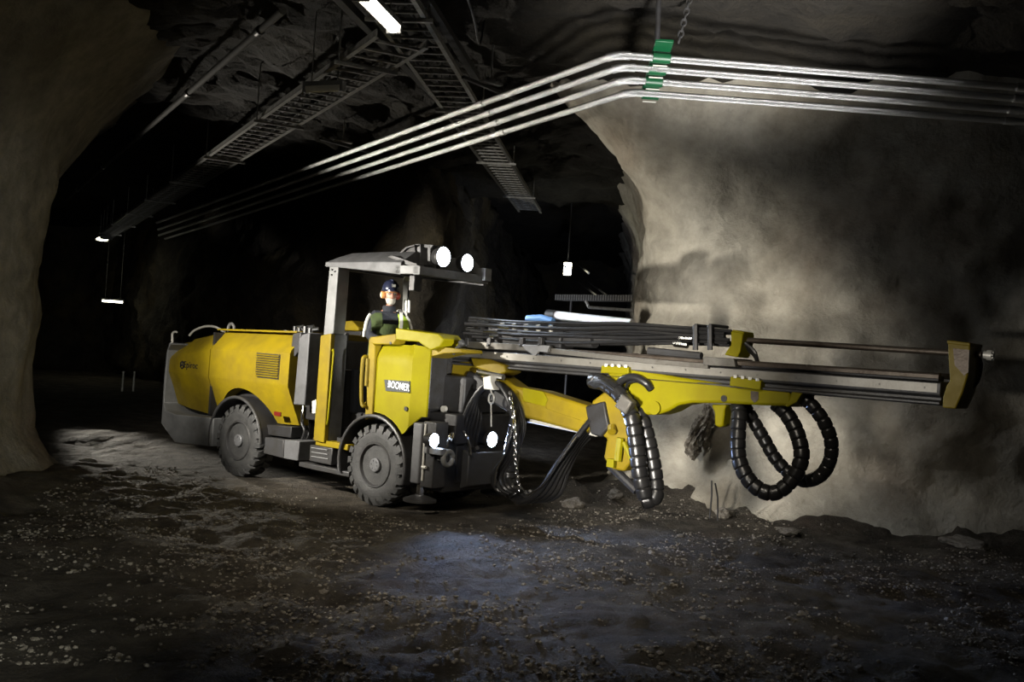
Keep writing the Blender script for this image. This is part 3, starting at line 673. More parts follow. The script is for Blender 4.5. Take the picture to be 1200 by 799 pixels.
# knee brace and far front post
p0 = L3(474, 380, .30); p1 = L3(475.5, 328, .30); p2 = L3(487, 310, .30)
ps = MB().tube([p0-Vector((0, 0, .9)), p0, p1], .05, 4).tube([p1, p2], .055, 4).build('front_post', M['pale'], rig, .004)
MB().tube([L3(477.5, 366, .3), L3(479.5, 330, .3)], .014, 8).build('hose_line', M['hose'], ps)
MB().tube([L3(475.5, 365, .25), L3(476, 352, .25)], .018, 8).tube([L3(479, 366, .25), L3(479.5, 352, .25)], .018, 8).build('reflective_mark', M['tape'], ps)
c = LX(487, 332, .45); MB().box(c, (.1, .14, .2)).build('roof_junction_box', M['mid'], rig, .012)
def lamp(px, py, x, sz, m, energy, color, aim, blend=.6, ang=70, guard=True):
    c = LX(px, py, x); r_ = sz[0]/2
    o = MB().lathe([(r_*.45, -.15), (r_*.75, -.13), (r_, -.05), (r_*1.04, -.012), (r_*1.0, .0), (r_*.93, .0), (r_*.90, -.012)], c, (1, 0, 0), 24).bb((c.x-.09, c.y-.03, c.z-r_-.08), (c.x-.05, c.y+.03, c.z-r_*.8)).build('work_lamp', M['dark'], rig)
    MB().lathe([(r_*.92, -.02), (r_*.90, .0), (r_*.6, .014), (r_*.1, .018)], c, (1, 0, 0), 24).build('lens', m, o)
    ld = bpy.data.lights.new('work_lamp_beam', 'SPOT'); ld.energy = energy; ld.color = color; ld.spot_size = R(ang); ld.spot_blend = blend; ld.shadow_soft_size = .06
    lo = bpy.data.objects.new('lamp_beam', ld); col.objects.link(lo); lo.parent = o; lo.location = (c.x+.05, c.y, c.z)
    lo.rotation_euler = (Vector(aim)-Vector(lo.location)).to_track_quat('-Z', 'Y').to_euler()
    return c
COOL = (.72, .84, 1.)
c1 = lamp(520, 301, .66, (.27, .19), M['ledcool'], 150, COOL, (7.5, -.9, .2), ang=80)
c2 = lamp(548, 308, .66, (.24, .17), M['ledcool'], 330, (.93, .96, 1.), (2.6, 2.7, .5), ang=76, blend=1.)
l1 = lamp(509, 516, 1.10, (.18, .13), M['ledlow'], 420, (.42, .58, 1.), (6, -2.6, .25), ang=95, blend=1.)
l2 = lamp(577, 515, 1.16, (.21, .14), M['ledlow'], 420, (.42, .58, 1.), (7, -.8, .3), ang=95, blend=1.)

# ---- yellow console beside the operator
def con_y(x, z):
    y = -.85
    if x < -.02: y += .55*(-.02-x)
    if x > .60: y += .75*(x-.60)
    if z > 1.93: y += .62*(z-1.93)*(1 if x < .5 else max(0, 1-(x-.5)/.12))
    return y
def con_zb(x): 
    return max(.98+.0, .55+math.sqrt(max(0, .66**2-x*x))) if x < .52 else lin(x, .52, .98, .72, 1.22)
cxs = [-.22, -.16, -.1, -.02, .06, .14, .22, .3, .38, .46, .5, .55, .60, .66, .72, .77]
cons = sheet(cxs, con_zb, lambda x: 2.10 if x < .5 else lin(x, .5, 2.12, .89, 2.08), con_y, .03, 14).build('console_panel', M['yellow_clean'], rig, ang=22)
MB().bb((-.18, -.74, 1.1), (.62, -.12, 2.02)).bb((.6, -.62, 1.3), (.70, -.3, 2.02)).build('console_body', M['dark'], rig, .02)
MB().prism(pp([(433, 396), (440, 405), (437, 488), (428, 492)], -.85), -.862, -.60).build('console_edge', M['yellow'], rig, .012)
MB().prism(pp([(433.5, 395), (464, 391), (464, 398), (461, 403.5), (440, 403.5), (434, 402)], -.86), -.865, -.45).build('console_lid', M['yellow'], rig, .012)
MB().prism(pp([(464, 384.5), (508, 391), (513, 397), (509, 406), (500, 410), (495, 406), (489, 400.5), (464, 398)], -.86), lambda x, z: -.87+.25*max(0, x-.55), -.40).build('console_cap', M['yellow_clean'], rig, .012)
MB().prism(pp([(498, 415), (508, 405), (540, 409), (541, 413), (520, 414), (500, 419)], -.7), -.70, -.30).build('cap_bracket', M['yellow'], rig, .008)
MB().hose(hp([(531, 414, -.6), (537, 407, -.6), (541, 402, -.6)]), .028).ball(L3(541, 402, -.6), .045, 8, 6).build('bracket_lever', M['mid'], rig)
mb = MB()
for k_ in range(4): MB().hose(hp([(502+3*k_, 418+2*k_, -.45), (499+2*k_, 432, -.5), (500+k_, 450, -.5)]), .018).build('console_hose', M['hose'], rig)
sg = MB().prism(pp([(451, 444.8), (480.2, 446.6), (480.2, 460), (452.5, 458)], -.86), -.868, -.845).build('name_plate', M['sign'], rig)
bx0, bz0 = S(467, 452.4, -.87); text('lettering', 'BOOMER', .125, M['white'], sg, (bx0, -.8695, bz0), (R(90), R(3), 0), .002, .72)
c = L3(476, 479, -.86); MB().cyl(c+Vector((0, .02, 0)), c-Vector((0, .012, 0)), .028).build('plug', M['dark'], rig)
c = L3(458, 402, -.865); MB().cyl(c+Vector((0, .02, 0)), c-Vector((0, .008, 0)), .018).build('plug', M['dark'], rig)
MB().hose(hp([(432, 418, -.80), (427, 418, -.9), (425, 424, -.92), (423.5, 450, -.92), (424, 472, -.92), (427, 476, -.9), (430, 472, -.80)]), .024).build('grab_handle', M['yellow'], rig)
MB().tube(hp([(430.5, 420, -.88), (429, 452, -.88)]), .022, 8).build('hand_grip', M['yellow'], rig)
# front fender over the wheel
def arcp(r, y, a0, a1, n=28, cx=0, cz=.55): return [Vector((cx+r*math.cos(R(a0+(a1-a0)*i/n)), y, cz+r*math.sin(R(a0+(a1-a0)*i/n)))) for i in range(n+1)]
def fender(cx, r, a0, a1, m):
    A, B = arcp(r, -.87, a0, a1, cx=cx), arcp(r, -.42, a0, a1, cx=cx); C, D = arcp(r+.03, -.42, a0, a1, cx=cx), arcp(r+.03, -.87, a0, a1, cx=cx)
    f = MB().loft([[A[i], B[i], C[i], D[i]] for i in range(len(A))]).build('fender', m, rig)
    MB().tube(arcp(r+.015, -.875, a0, a1, cx=cx), .024, 8).build('fender_lip', M['mid'], f)
fender(0, .60, 196, -18, M['dark']); fender(-2.92, .60, 196, 0, M['dark'])
MB().prism(pp([(396, 512), (409, 516), (404, 548), (408, 556), (400, 556), (394, 540)], -.7), -.72, -.5).build('splash_plate', M['dark'], rig, .008)

# ---- front frame, jacks, guards
def jack(y0, y1, front):
    a = S(485, 495.5); b = S(508, 496); c = S(503, 569); d = S(481, 564)
    x0, x1, zt, zb = a[0], b[0], 1.15, .40
    j = MB().bb((x0, y0, zb), (x0+.15, y1, zt)).build('jack', M['grey'], rig, .02)
    MB().bb((x0+.15, y0+.03, zb-.03), (x0+.36, y1, zt+.03)).build('jack_housing', M['mid'], j, .012)
    MB().cyl((x0+.075, (y0+y1)/2, zb+.02), (x0+.075, (y0+y1)/2, .20), .05).build('jack_rod', M['chrome'], j)
    MB().lathe([(.21, .17), (.21, .20), (.13, .23), (.06, .25)], (x0+.075, (y0+y1)/2, 0), (0, 0, 1), 24).build('jack_foot', M['mid'], j)
    MB().cyl((x0+.20, y0+.015, zb+.05), (x0+.20, y0+.015, zt), .014, n=8).cyl((x0+.20, y0, zb+.22), (x0+.27, y0, zb+.22), .02, n=8).build('jack_pipe', M['pale'], j)
jack(-.86, -.60, True); jack(.62, .86, False)
MB().bb((.45, -.5, .9), (1.08, .75, 1.28)).bb((.62, -.62, .30), (1.04, .60, .95)).build('front_block', M['dark'], rig, .02)
MB().prism(pp([(519, 528), (527, 533), (526, 568), (516, 569), (515, 530)], -.45), -.62, -.34).build('guard_plate', M['grey'], rig, .012)
MB().prism([(1.02, .32), (1.16, .38), (1.16, .80), (1.02, .84)], -.30, .5).build('front_guard', M['mid'], rig, .015)
MB().prism(pp([(541, 533), (546, 535), (552, 552), (550, 561), (541, 560)], -.1), -.14, -.02).build('guard_fin', M['grey'], rig, .01)
c = LX(525, 537, 1.22); hk = MB().tube([c+Vector((0, .085*math.cos(t), .085*math.sin(t))) for t in [2*PI*i/14 for i in range(15)]], .035, 8).bb((.95, c.y-.16, c.z+.04), (1.24, c.y-.05, c.z+.12)).bb((.95, c.y-.03, c.z-.04), (1.2, c.y+.03, c.z+.04)); hk.build('tow_hook', M['lightgrey'], rig, .01)
mb = MB().hose([LX(524, 523, 1.12), LX(526, 512, 1.16), LX(531, 508, 1.14), LX(529, 515, 1.2)], .02).hose([LX(543, 505, 1.2), LX(547, 512, 1.25), LX(550, 522, 1.22), LX(551, 533, 1.2)], .02)
mb.build('lamp_pipe', M['chrome'], rig)
MB().bb((.35, -.35, 1.28), (1.05, .55, 1.75)).build('boom_pedestal', M['dark'], rig, .03)
mb = MB()
for (a, b) in (((505, 452), (515, 470)), ((520, 462), (530, 480)), ((512, 480), (525, 492)), ((540, 470), (546, 480))):
    MB().bb(L3(a[0], a[1], -.30), L3(b[0], b[1], -.1)).build('valve_block', M['mid'], rig, .012)
c = L3(522, 479, -.36); MB().cyl(c, c-Vector((0, .05, 0)), .04).build('valve_knob', M['pale'], rig)

# ---- boom
bm_top = [(538, 424), (560, 424), (590, 437), (612, 453), (642, 458), (702, 477), (708, 494), (692, 508), (642, 494), (617, 488), (600, 478), (560, 452), (536, 442)]
boom = MB().prism(pp(bm_top, 0), -.15, .15).build('boom', M['yellow'], rig, .035)
MB().prism(pp([(613, 454), (637, 459), (642, 468), (639, 476), (613, 470)], -.155), -.162, -.145).build('boom_sleeve_highlight', M['yellow_clean'], boom, .004)  # sleeve plate in brighter yellow, the boom's highlight put into its colour
MB().prism(pp([(612, 470), (640, 476), (640, 479), (695, 497), (694, 500), (640, 483), (612, 474)], -.155), -.158, -.14).build('weld_seam', M['yellow'], boom)
a = L3(618, 492, 0); c = L3(700, 509, 0)
MB().tube([a, c], .028, 8).build('boom_pipe', M['pale'], boom)
MB().prism(pp([(552, 419), (575, 421), (592, 428), (594, 436), (585, 440), (556, 430)], -.2), -.22, .1).build('boom_base', M['yellow'], rig, .02)
bk = MB().prism(pp([(548, 434), (560, 440), (602, 470), (604, 484), (596, 484), (560, 462), (540, 448)], -.2), -.2, .2).build('boom_cylinder', M['dark'], rig, .03)
MB().tube([L3(560, 436, -.24), L3(590, 442, -.24)], .04, 10).build('cylinder_rod', M['chrome'], bk)
# knuckle between boom and feed cradle
kn = MB().prism(pp([(698, 470), (722, 452), (744, 460), (750, 500), (744, 540), (736, 552), (722, 549), (712, 536), (716, 514), (704, 506)], -.05), -.14, .14).build('knuckle', M['yellow'], rig, .025)
MB().prism(pp([(690, 476), (712, 470), (718, 500), (708, 512), (696, 508)], -.1), -.18, .18).build('knuckle_joint_shade', M['dark'], kn, .02)  # joint coloured dark to hold the shadow beside the boom end
mb = MB().tube([L3(724, 540, -.19), L3(727, 513, -.19)], .045, 8).tube([L3(741, 540, -.19), L3(731, 518, -.19)], .03, 8).bb(L3(711, 537, -.21), L3(722, 548, -.15)); mb.build('knuckle_pins', M['yellow_clean'], kn, .004)
MB().tube([L3(717, 500, -.17), L3(717, 506, -.22)], .05, 10).build('pin_cap', M['yellow'], kn)
MB().tube([L3(715, 545, .05), L3(746, 575, .05)], .05, 10).build('lower_cylinder', M['dark'], kn)
# feed cradle
cr_pts = [(712, 436), (740, 430), (790, 441), (870, 453), (926, 459), (928, 476), (895, 475), (850, 472.5), (812, 472), (796, 474.5), (783, 482), (770, 486), (756, 486), (742, 480), (728, 462), (716, 448)]
cd = MB().prism(pp(cr_pts, -.15), -.17, .17).build('feed_cradle', M['yellow_clean'], rig, .03)
c = L3(848.5, 467, -.172); MB().cyl(c+Vector((0, .01, 0)), c-Vector((0, .006, 0)), .036).build('cradle_hole', M['dark'], cd)
MB().prism(pp([(880, 458), (889, 459), (889, 468), (884, 472), (880, 467)], -.172), -.176, -.15).build('rust_mark', M['rustrail'], cd)
MB().prism(pp([(929, 459), (941, 461), (935, 471), (924, 477), (921, 475), (927, 469)], -.16), -.19, .17).build('cradle_end', M['yellow_clean'], cd, .008)
MB().prism(pp([(834, 474), (852, 474), (850, 480), (848, 499), (843, 501), (838, 498), (838, 484)], -.1), -.12, .06).build('cradle_lug', M['yellow_clean'], cd, .02)
c = L3(768, 478, -.17); MB().tube([c, c-Vector((0, .03, 0))], .075, 18).build('pivot_cap', M['yellow_clean'], cd)
for pts in ([(706, 428), (738, 430), (738, 438), (705, 437)], [(857, 441), (893, 446), (892, 457), (856, 452)]):
    f_ = MB().prism(pp(pts, -.20), -.225, .225).build('slide_clamp', M['yellow_clean'], rig, .01)
    a, b = L3(*pts[0], -.215), L3(*pts[1], -.215)
    for i in range(4): q = a.lerp(b, .14+.24*i); MB().cyl(q-Vector((0, 0, .01)), q+Vector((0, 0, .02)), .022, n=6).build('bolt', M['pale'], f_)

# ---- feed
z = [S(1000, py, -.17)[1] for py in (430.5, 441.5, 454, 467)]
FX0, FX1 = .42, 6.74
zT, zA, zB, zL = z
feed = MB().extr([(-.13, zL), (-.17, zL+.01), (-.17, zL+.035), (-.12, zL+.045), (-.12, zB-.03), (-.165, zB-.015), (-.17, zB), (-.17, zA), (-.12, zA+.015), (.12, zA+.015), (.17, zA), (.17, zB), (.165, zB-.015), (.12, zB-.03), (.12, zL+.045), (.17, zL+.035), (.17, zL+.01), (.13, zL)], FX0, FX1).build('feed_beam', M['mid'], rig, .006)
MB().extr([(-.174, zB+.012), (-.174, zA-.008), (-.168, zA-.008), (-.168, zB+.012)], FX0+.05, FX1-.03).build('wear_strip', M['pale_alu'], feed)
for s in (-1, 1):
    MB().extr([(s*.175, zA+.035), (s*.10, zA+.035), (s*.10, zT), (s*.16, zT), (s*.175, zT-.02)], FX0+.2, FX1-.02).build('slide_rail', M['rustrail'], feed, .005)
MB().extr([(-.09, zA+.012), (.09, zA+.012), (.09, zA+.06), (-.09, zA+.06)], FX0+.1, FX1-.05).build('feed_floor', M['dark'], feed)
mb = MB()
for x in [FX0+.3+.42*i for i in range(15)]: mb.cyl((x, -.165, (zA+zB)/2), (x, -.174, (zA+zB)/2), .012, n=6)
mb.build('beam_bolts', M['dark'], feed)
# hose guide rail along the rear half of the feed
a = S(530, 397.5, -.24); b = S(655, 405, -.24)
gd = MB().prism(pp([(530, 399), (646, 405), (646, 412.5), (530, 407)], -.24), -.27, -.20).build('guide_rail', M['alu'], rig, .006)
mb = MB()
for px in (548, 574, 612, 634): 
    c = L3(px, 403, -.25); mb.box(c+Vector((0, 0, .03)), (.06, .06, .09)).cyl(c+Vector((0, -.02, -.02)), c+Vector((0, -.05, -.02)), .02, n=6)
mb.build('guide_brackets', M['mid'], gd, .006)
MB().prism(pp([(612, 404), (645, 405), (642, 413), (632, 412), (628, 417), (618, 411)], -.28), -.30, -.26).build('guide_plate', M['lightgrey'], gd, .004)
MB().prism(pp([(646, 408), (700, 414), (770, 421), (830, 426), (830, 432), (770, 427), (700, 420), (646, 414)], -.22), -.235, -.18).build('feed_plate', M['alu'], rig, .004)
sl = MB().prism(pp([(826, 418), (862, 420), (864, 430), (826, 428)], -.2), -.24, .2).build('carriage', M['alu'], rig, .008)
# rock drill on its carriage, mostly under hoses
rd = MB().extr([(-.13, zT), (.13, zT), (.15, zT+.10), (.11, zT+.24), (-.11, zT+.24), (-.15, zT+.10)], 1.3, 2.35).build('rock_drill', M['dark'], rig, .02)
MB().cyl((2.3, 0, zT+.13), (2.75, 0, zT+.13), .10, n=20).cyl((2.7, 0, zT+.13), (4.5, 0, zT+.17), .032, n=12).build('drill_nose', M['mid'], rd)
mb = MB()
for i in range(5): mb.cyl((1.42+.19*i, -.12, zT+.2), (1.42+.19*i, -.14, zT+.27), .03, n=8)
mb.build('hose_ports', M['pale'], rd)
MB().tube([L3(651, 370, .26), L3(741, 379.5, .26)], .062, 24).build('steel_cylinder', M['galv'], rig)
MB().tube([L3(642, 369, .26), L3(652, 370, .26)], .07, 24).build('cylinder_head', M['dark'], rig)
# mid and front steel guides
cm = MB().prism(pp([(861, 388.5), (875, 391), (873.5, 402), (872, 412), (868, 419), (853, 416), (861, 404)], -.05), -.14, .14).build('rod_guide', M['yellow_clean'], rig, .012)
MB().prism(pp([(862, 386.5), (875, 389), (875, 392.5), (861, 390)], -.05), -.12, .12).build('guide_cap', M['yellow_clean'], cm, .006)
mb = MB()
for k_ in range(3): MB().hose(hp([(873, 402+2*k_, -.1+.1*k_), (884, 412+2*k_, -.1), (888, 424, -.1), (893, 430, -.05)]), .022).build('guide_hose', M['hose'], rig)
rodz0, rodz1 = L3(866, 398, 0), L3(1150, 415.5, 0)
dr_ = MB().cyl(rodz0, rodz1, .031, n=14).build('drill_rod', M['rustrail'], rig)
bt = MB().cyl(L3(1153, 415.6, 0), L3(1157, 416, 0), .036, n=14).cyl(L3(1157, 416, 0), L3(1163, 416.4, 0), .048, n=14)
for i in range(6): bt.ball(L3(1163, 416.4, 0)+Vector((.005, .03*math.cos(i), .03*math.sin(i))), .012, 6, 5)
bt.build('drill_bit', M['pale'], rig)
ep = [(1113.5, 402.5), (1117, 399), (1140, 402.5), (1138.5, 418), (1137, 440), (1131, 460), (1122.5, 479), (1107.5, 477.5), (1108, 465), (1112, 452), (1116, 446), (1114.5, 424)]
fp = MB().prism(pp(ep, -.12), -.20, .20).build('front_guide', M['yellow'], rig, .012)
MB().prism(pp([(1117, 408), (1136, 410), (1135, 436), (1130, 440), (1119, 428)], -.2), -.207, -.19).build('brown_shadow_face', M['rustrail'], fp)  # shadow on the upper plate, painted as a brown facing
MB().prism(pp([(1113, 399), (1140, 402), (1140, 406), (1113, 403)], -.12), -.21, .21).build('top_cap', M['yellow'], fp, .008)
MB().hose(hp([(1141, 405, .1), (1149, 425, .15), (1146, 445, .15), (1138, 455, .1)]), .02).build('flushing_hose', M['hose'], rig)

# ---- hoses over the feed
rng = random.Random(4)
for k_ in range(15):
    t = k_/14; yy = -.16+.42*((k_*5) % 15)/14
    x0 = 543+rng.uniform(0, 30); y0 = 374+24*t+rng.uniform(-2, 2); ym = 379+24*t
    pts = [(x0, y0, yy), (600, y0*.4+ym*.6, yy+rng.uniform(-.04, .04)), (665, ym+1+rng.uniform(-2, 2), yy), (735, 381+20*t+rng.uniform(-2, 2), yy), (800, 384+18*t+rng.uniform(-1.5, 1.5), yy), (852+rng.uniform(-4, 6), 388+16*t, yy*.6)]
    MB().hose(hp(pts), rng.choice((.018, .022, .026)), 8).build('feed_hose', M['hose'], rig)
mb = MB()
for (a, b, yy) in (((560, 378), (574, 379), -.1), ((585, 383), (598, 384), -.14), ((568, 388), (584, 389), -.16), ((600, 392), (612, 392), -.16), ((797, 397), (812, 398), -.18), ((803, 388), (816, 389), -.12), ((790, 403), (806, 405), -.18), ((548, 381), (556, 381.5), -.1), ((575, 394), (585, 394.5), -.17)):
    MB().tube([L3(*a, yy), L3(*b, yy)], .031, 8).build('hose_ferrule', M['chrome'], rig)
MB().tube([L3(618, 374, -.02), L3(634, 373, -.02), L3(648, 377, -.02)], .05, 10).build('blue_sleeve', M['blue'], rig)
for px in (815, 832):
    a, b = L3(px, 381, -.2), L3(px, 410, -.2); MB().tube([a, b], .03, 6).tube([a, a+Vector((0, .4, 0))], .02, 6).build('hose_clamp', M['mid'], rig)
MB().tube([L3(760, 411, -.2), L3(822, 417, -.2)], .04, 8).build('blue_lit_tube', M['mid'], rig)
# ---- hanging hoses in front of the boom
def hs(name, pts, r, m='hose', n=8): return MB().hose(hp(pts), r, n).build(name, M[m], rig)
for k_ in range(6):
    d = k_*4.2
    hs('looped_hose', [(577, 447+k_*.8, -.28+.03*k_), (563-d*.15, 455+d*.5, -.33+.03*k_), (548+d*.75, 478+d*.6, -.36+.04*k_), (540+d*.9, 505+d*.3, -.34+.04*k_), (541+d*.8, 523+d*.1, -.3+.04*k_), (549+d*.5, 533-d*.4, -.2)], .027)
for k_ in range(5):
    d = k_*3.6
    hs('looped_hose', [(575, 447, -.24+.03*k_), (586+d*.35, 452, -.30+.03*k_), (597+d*.7, 472, -.34+.03*k_), (601+d*.9, 500, -.34+.04*k_), (594+d*.8, 530, -.34+.04*k_), (578+d*1.3, 556, -.32+.04*k_), (581+d*1.3, 572-d*.2, -.28), (594+d*.9, 579-d*.3, -.22)], .028)
hs('steel_braid_hose', [(603, 480, -.42), (601, 500, -.42), (593, 528, -.42), (582, 550, -.40), (580, 568, -.36)], .014, 'chrome')
MB().wrap(hp([(612, 470, -.05), (606, 500, -.1), (599, 535, -.12), (597, 560, -.12), (606, 580, -.1)]), .105, .11).build('wrapped_hose', M['wrap'], rig)
cl = MB().prism(pp([(568, 442), (577, 440), (577, 447), (581, 457), (569, 456)], -.34), -.38, -.26).build('hose_bracket', M['pale'], rig, .01)
c = L3(576, 467, -.36); MB().tube([c+Vector((.045*math.cos(t), 0, .06*math.sin(t))) for t in [2*PI*i/12 for i in range(13)]], .014, 6).tube([c+Vector((0, 0, .06)), L3(575, 456, -.36)], .012, 6).tube([c-Vector((0, 0, .06)), L3(576, 500, -.36)], .012, 6).build('shackle', M['galvdull'], cl)
cc = MB(); a, b = L3(601, 470, -.44), L3(612, 575, -.30)
cpts = resample(smooth_path(hp([(598, 462, -.42), (603, 500, -.44), (604, 540, -.40), (609, 575, -.3)]), 12), .055)
for i, q in enumerate(cpts[:-1]):
    d = (cpts[i+1]-q).normalized(); u, v = frame(d); s = (u, v)[i % 2]
    cc.tube([q+d*(.038*math.cos(t))+s*(.02*math.sin(t)) for t in [2*PI*k_/8 for k_ in range(9)]], .007, 5)
cc.build('safety_chain', M['chrome'], rig)
# flat bundle dragging on the ground below the boom
for k_ in range(5):
    d = k_*5
    hs('dragging_hose', [(692-d*.1, 492+d, -.16+.06*k_), (676, 512+d*.8, -.2+.05*k_), (652+d*.6, 545+d*.5, -.3+.06*k_), (632+d*1.2, 575+d*.15, -.3+.06*k_), (612+d*1.2, 588-d*.1, -.2+.04*k_), (600+d, 583-d*.4, -.1)], .034)
hs('steel_braid_hose', [(676, 512, -.26), (655, 541, -.36), (636, 568, -.38), (618, 580, -.32)], .013, 'chrome')
# wrapped hoses down from the cradle
MB().wrap(hp([(694, 446, -.15), (708, 449, -.22), (726, 462, -.28), (739, 485, -.3), (745, 515, -.3), (750, 555, -.3), (757, 584, -.26)]), .095, .115).build('wrapped_hose', M['wrap'], rig)
MB().wrap(hp([(712, 450, -.05), (735, 464, -.12), (752, 490, -.14), (762, 525, -.14), (768, 560, -.14), (768, 582, -.18), (752, 588, -.25)]), .09, .115).build('wrapped_hose', M['wrap'], rig)
for k_ in range(4):
    hs('cradle_hose', [(691+2*k_, 449+1.5*k_, -.25), (704+2*k_, 446+2*k_, -.3), (718+2*k_, 455+2*k_, -.34), (732+k_*2, 470+k_, -.34)], .026)
hs('cradle_hose', [(724, 458, -.2), (728, 446, -.24), (742, 442, -.24), (757, 449, -.22), (763, 456, -.18)], .045, 'hose', 12)
hs('cradle_hose', [(733, 456, -.2), (737, 448, -.24), (748, 447, -.24), (758, 452, -.2)], .02, 'hose', 12)
c = L3(733.5, 473.5, -.4); MB().box(c, (.17, .12, .17), Matrix.Rotation(R(28), 3, 'Y')).build('hose_clamp_block', M['alu'], rig, .02)
# loops below the front of the cradle
X6 = lambda x, y: (840+x/3.197, 360+y/3.197)
def lp6(pts): return hp([(*X6(a, b), y) for a, b, y in pts])
MB().wrap(lp6([(75, 365, -.05), (84, 400, -.1), (80, 470, -.16), (82, 560, -.2), (112, 635, -.22), (165, 685, -.2), (225, 692, -.16), (285, 640, -.1), (318, 560, -.06), (300, 470, -.02), (262, 400, 0), (222, 360, 0)]), .083, .10).build('looped_wrapped_hose', M['wrap'], rig)
MB().wrap(lp6([(100, 365, .1), (128, 410, .12), (175, 490, .16), (215, 560, .18), (265, 615, .2), (330, 650, .18), (390, 628, .14), (425, 570, .1), (428, 500, .06), (402, 430, .02), (360, 372, 0), (315, 330, 0)]), .072, .10).build('looped_wrapped_hose', M['wrap'], rig)

# ================================================================== THE OPERATOR
HC = L3(457.5, 345, -.30)              # centre of the head
ox, oy, oz = HC
body_yaw = R(-28)
def skin(name, verts, edges, radii, m, parent, root=0, sub=2, extra=None):
    me = bpy.data.meshes.new(name); me.from_pydata([tuple(v) for v in verts], edges, [])
    o = bpy.data.objects.new(name, me); col.objects.link(o)
    sk = o.modifiers.new('skin', 'SKIN'); sk.use_smooth_shade = True
    for i, r_ in enumerate(radii):
        d = me.skin_vertices[0].data[i]; d.radius = (r_, r_) if not hasattr(r_, '__len__') else r_; d.use_root = (i == root)
    s_ = o.modifiers.new('sub', 'SUBSURF'); s_.levels = sub; s_.render_levels = sub
    bpy.context.view_layer.update(); bake(o)
    if extra:
        bm = bmesh.new(); bm.from_mesh(o.data); t = bpy.data.meshes.new('t'); t.from_pydata([tuple(v) for v in extra.v], [], extra.f); bm.from_mesh(t); bmesh.ops.recalc_face_normals(bm, faces=bm.faces); bm.to_mesh(o.data); bm.free()
    o.data.materials.clear(); o.data.materials.append(m); o.data.shade_smooth(); o.parent = parent; return o
op = empty('person', RIGM @ Vector((ox, oy, .74)), R(MYAW)+body_yaw, 'operator in dark helmet with ear defenders and hi-vis jacket sitting in the rig cab', 'person')
hz = oz-.74                            # head height above the cab floor; person's own frame: x faces forward
SH = hz-.285                            # shoulder height
SE = hz-.86                            # hip height
J = dict(pel=(-.10, 0, SE), sp=(-.09, 0, SE+.2), ch=(-.06, 0, SH-.12), nk=(-.02, 0, SH+.06), nk2=(0, 0, hz-.12))
V_, E_, Rd = [], [], []
def add(p, r_, par=None):
    V_.append(Vector(p)); Rd.append(r_)
    if par is not None: E_.append((par, len(V_)-1))
    return len(V_)-1
ip = add(J['pel'], (.16, .12)); i1 = add(J['sp'], (.15, .11), ip); i2 = add(J['ch'], (.155, .115), i1); i3 = add(J['nk'], (.065, .065), i2); i4 = add(J['nk2'], .058, i3)
for s in (-1, 1):
    a = add((-.05, s*.17, SH-.03), .072, i2); b = add((.05, s*.25, SH-.30), .052, a); c = add((.27, s*.20, SH-.34), .040, b); d = add((.36, s*.17, SH-.33), .032, c); e = add((.41, s*.165, SH-.33), (.038, .022), d)
    for f_, (dy, ln) in enumerate(((-.030, .075), (-.010, .085), (.010, .08), (.028, .062))):
        g0 = add((.435, s*(.165+dy*.9), SH-.325), .010, e); g1 = add((.435+ln*.5, s*(.165+dy), SH-.330), .0095, g0); add((.435+ln*.75, s*(.165+dy), SH-.365), .0085, g1)
    t0 = add((.40, s*.125, SH-.335), .011, e); add((.435, s*.11, SH-.355), .0095, t0)
    h = add((.0, s*.10, SE-.02), .095, ip); k_ = add((.40, s*.15, SE-.02), .068, h); an = add((.42, s*.15, .10), .045, k_); add((.54, s*.16, .05), .04, an)
# head with face, joined onto the neck
def face(p):
    q = p.copy(); q.y *= 1-.12*max(0, -p.z)                     # jaw narrows
    if p.z < -.2: q.x += .08*max(0, p.x)
    q.x *= 1.0
    nose = math.exp(-((p.y/.16)**2)-(((p.z+.10)/.22)**2))*(1 if p.x > .5 else 0); q.x += .20*nose
    q.x += .07*math.exp(-((p.y/.3)**2)-(((p.z+.5)/.10)**2))*(1 if p.x > .4 else 0)      # lips
    for s in (-1, 1): q.x -= .09*math.exp(-(((p.y-s*.36)/.18)**2)-(((p.z-.12)/.13)**2))*(1 if p.x > .4 else 0)   # eye sockets
    q.x += .06*math.exp(-(((p.z-.33)/.12)**2))*(1 if p.x > .5 else 0)                     # brow
    return q
hd_ = MB().ball((0, 0, hz), (.102, .080, .125), 32, 24, face)
for s in (-1, 1): hd_.ball((.0, s*.082, hz-.01), (.03, .012, .035), 10, 8)
bod = skin('body', V_, E_, Rd, M['skin'], op, 0, 2, hd_)
for s in (-1, 1): MB().ball((.084, s*.030, hz+.014), .013, 10, 8).build('eye', M['white'], bod); 
# clothes
V2, E2, R2 = [], [], []
def add2(p, r_, par=None):
    V2.append(Vector(p)); R2.append(r_)
    if par is not None: E2.append((par, len(V2)-1))
    return len(V2)-1
a0 = add2((-.10, 0, SE-.02), (.185, .145)); a1 = add2(J['sp'], (.18, .14), a0); a2 = add2(J['ch'], (.185, .145), a1); a3 = add2((-.03, 0, SH+.04), (.09, .085), a2); add2((-.015, 0, SH+.10), (.075, .075), a3)
for s in (-1, 1):
    a = add2((-.05, s*.18, SH-.02), .098, a2); b = add2((.05, s*.265, SH-.30), .075, a); c = add2((.27, s*.205, SH-.34), .06, b); add2((.34, s*.18, SH-.335), .05, c)
jk = skin('jacket', V2, E2, R2, M['navy'], op, 0, 2)
V2, E2, R2 = [], [], []
a0 = add2((-.10, 0, SE-.03), (.18, .14))
for s in (-1, 1):
    h = add2((.0, s*.10, SE-.02), .11, a0); k_ = add2((.40, s*.15, SE-.02), .085, h); add2((.42, s*.15, .16), .065, k_)
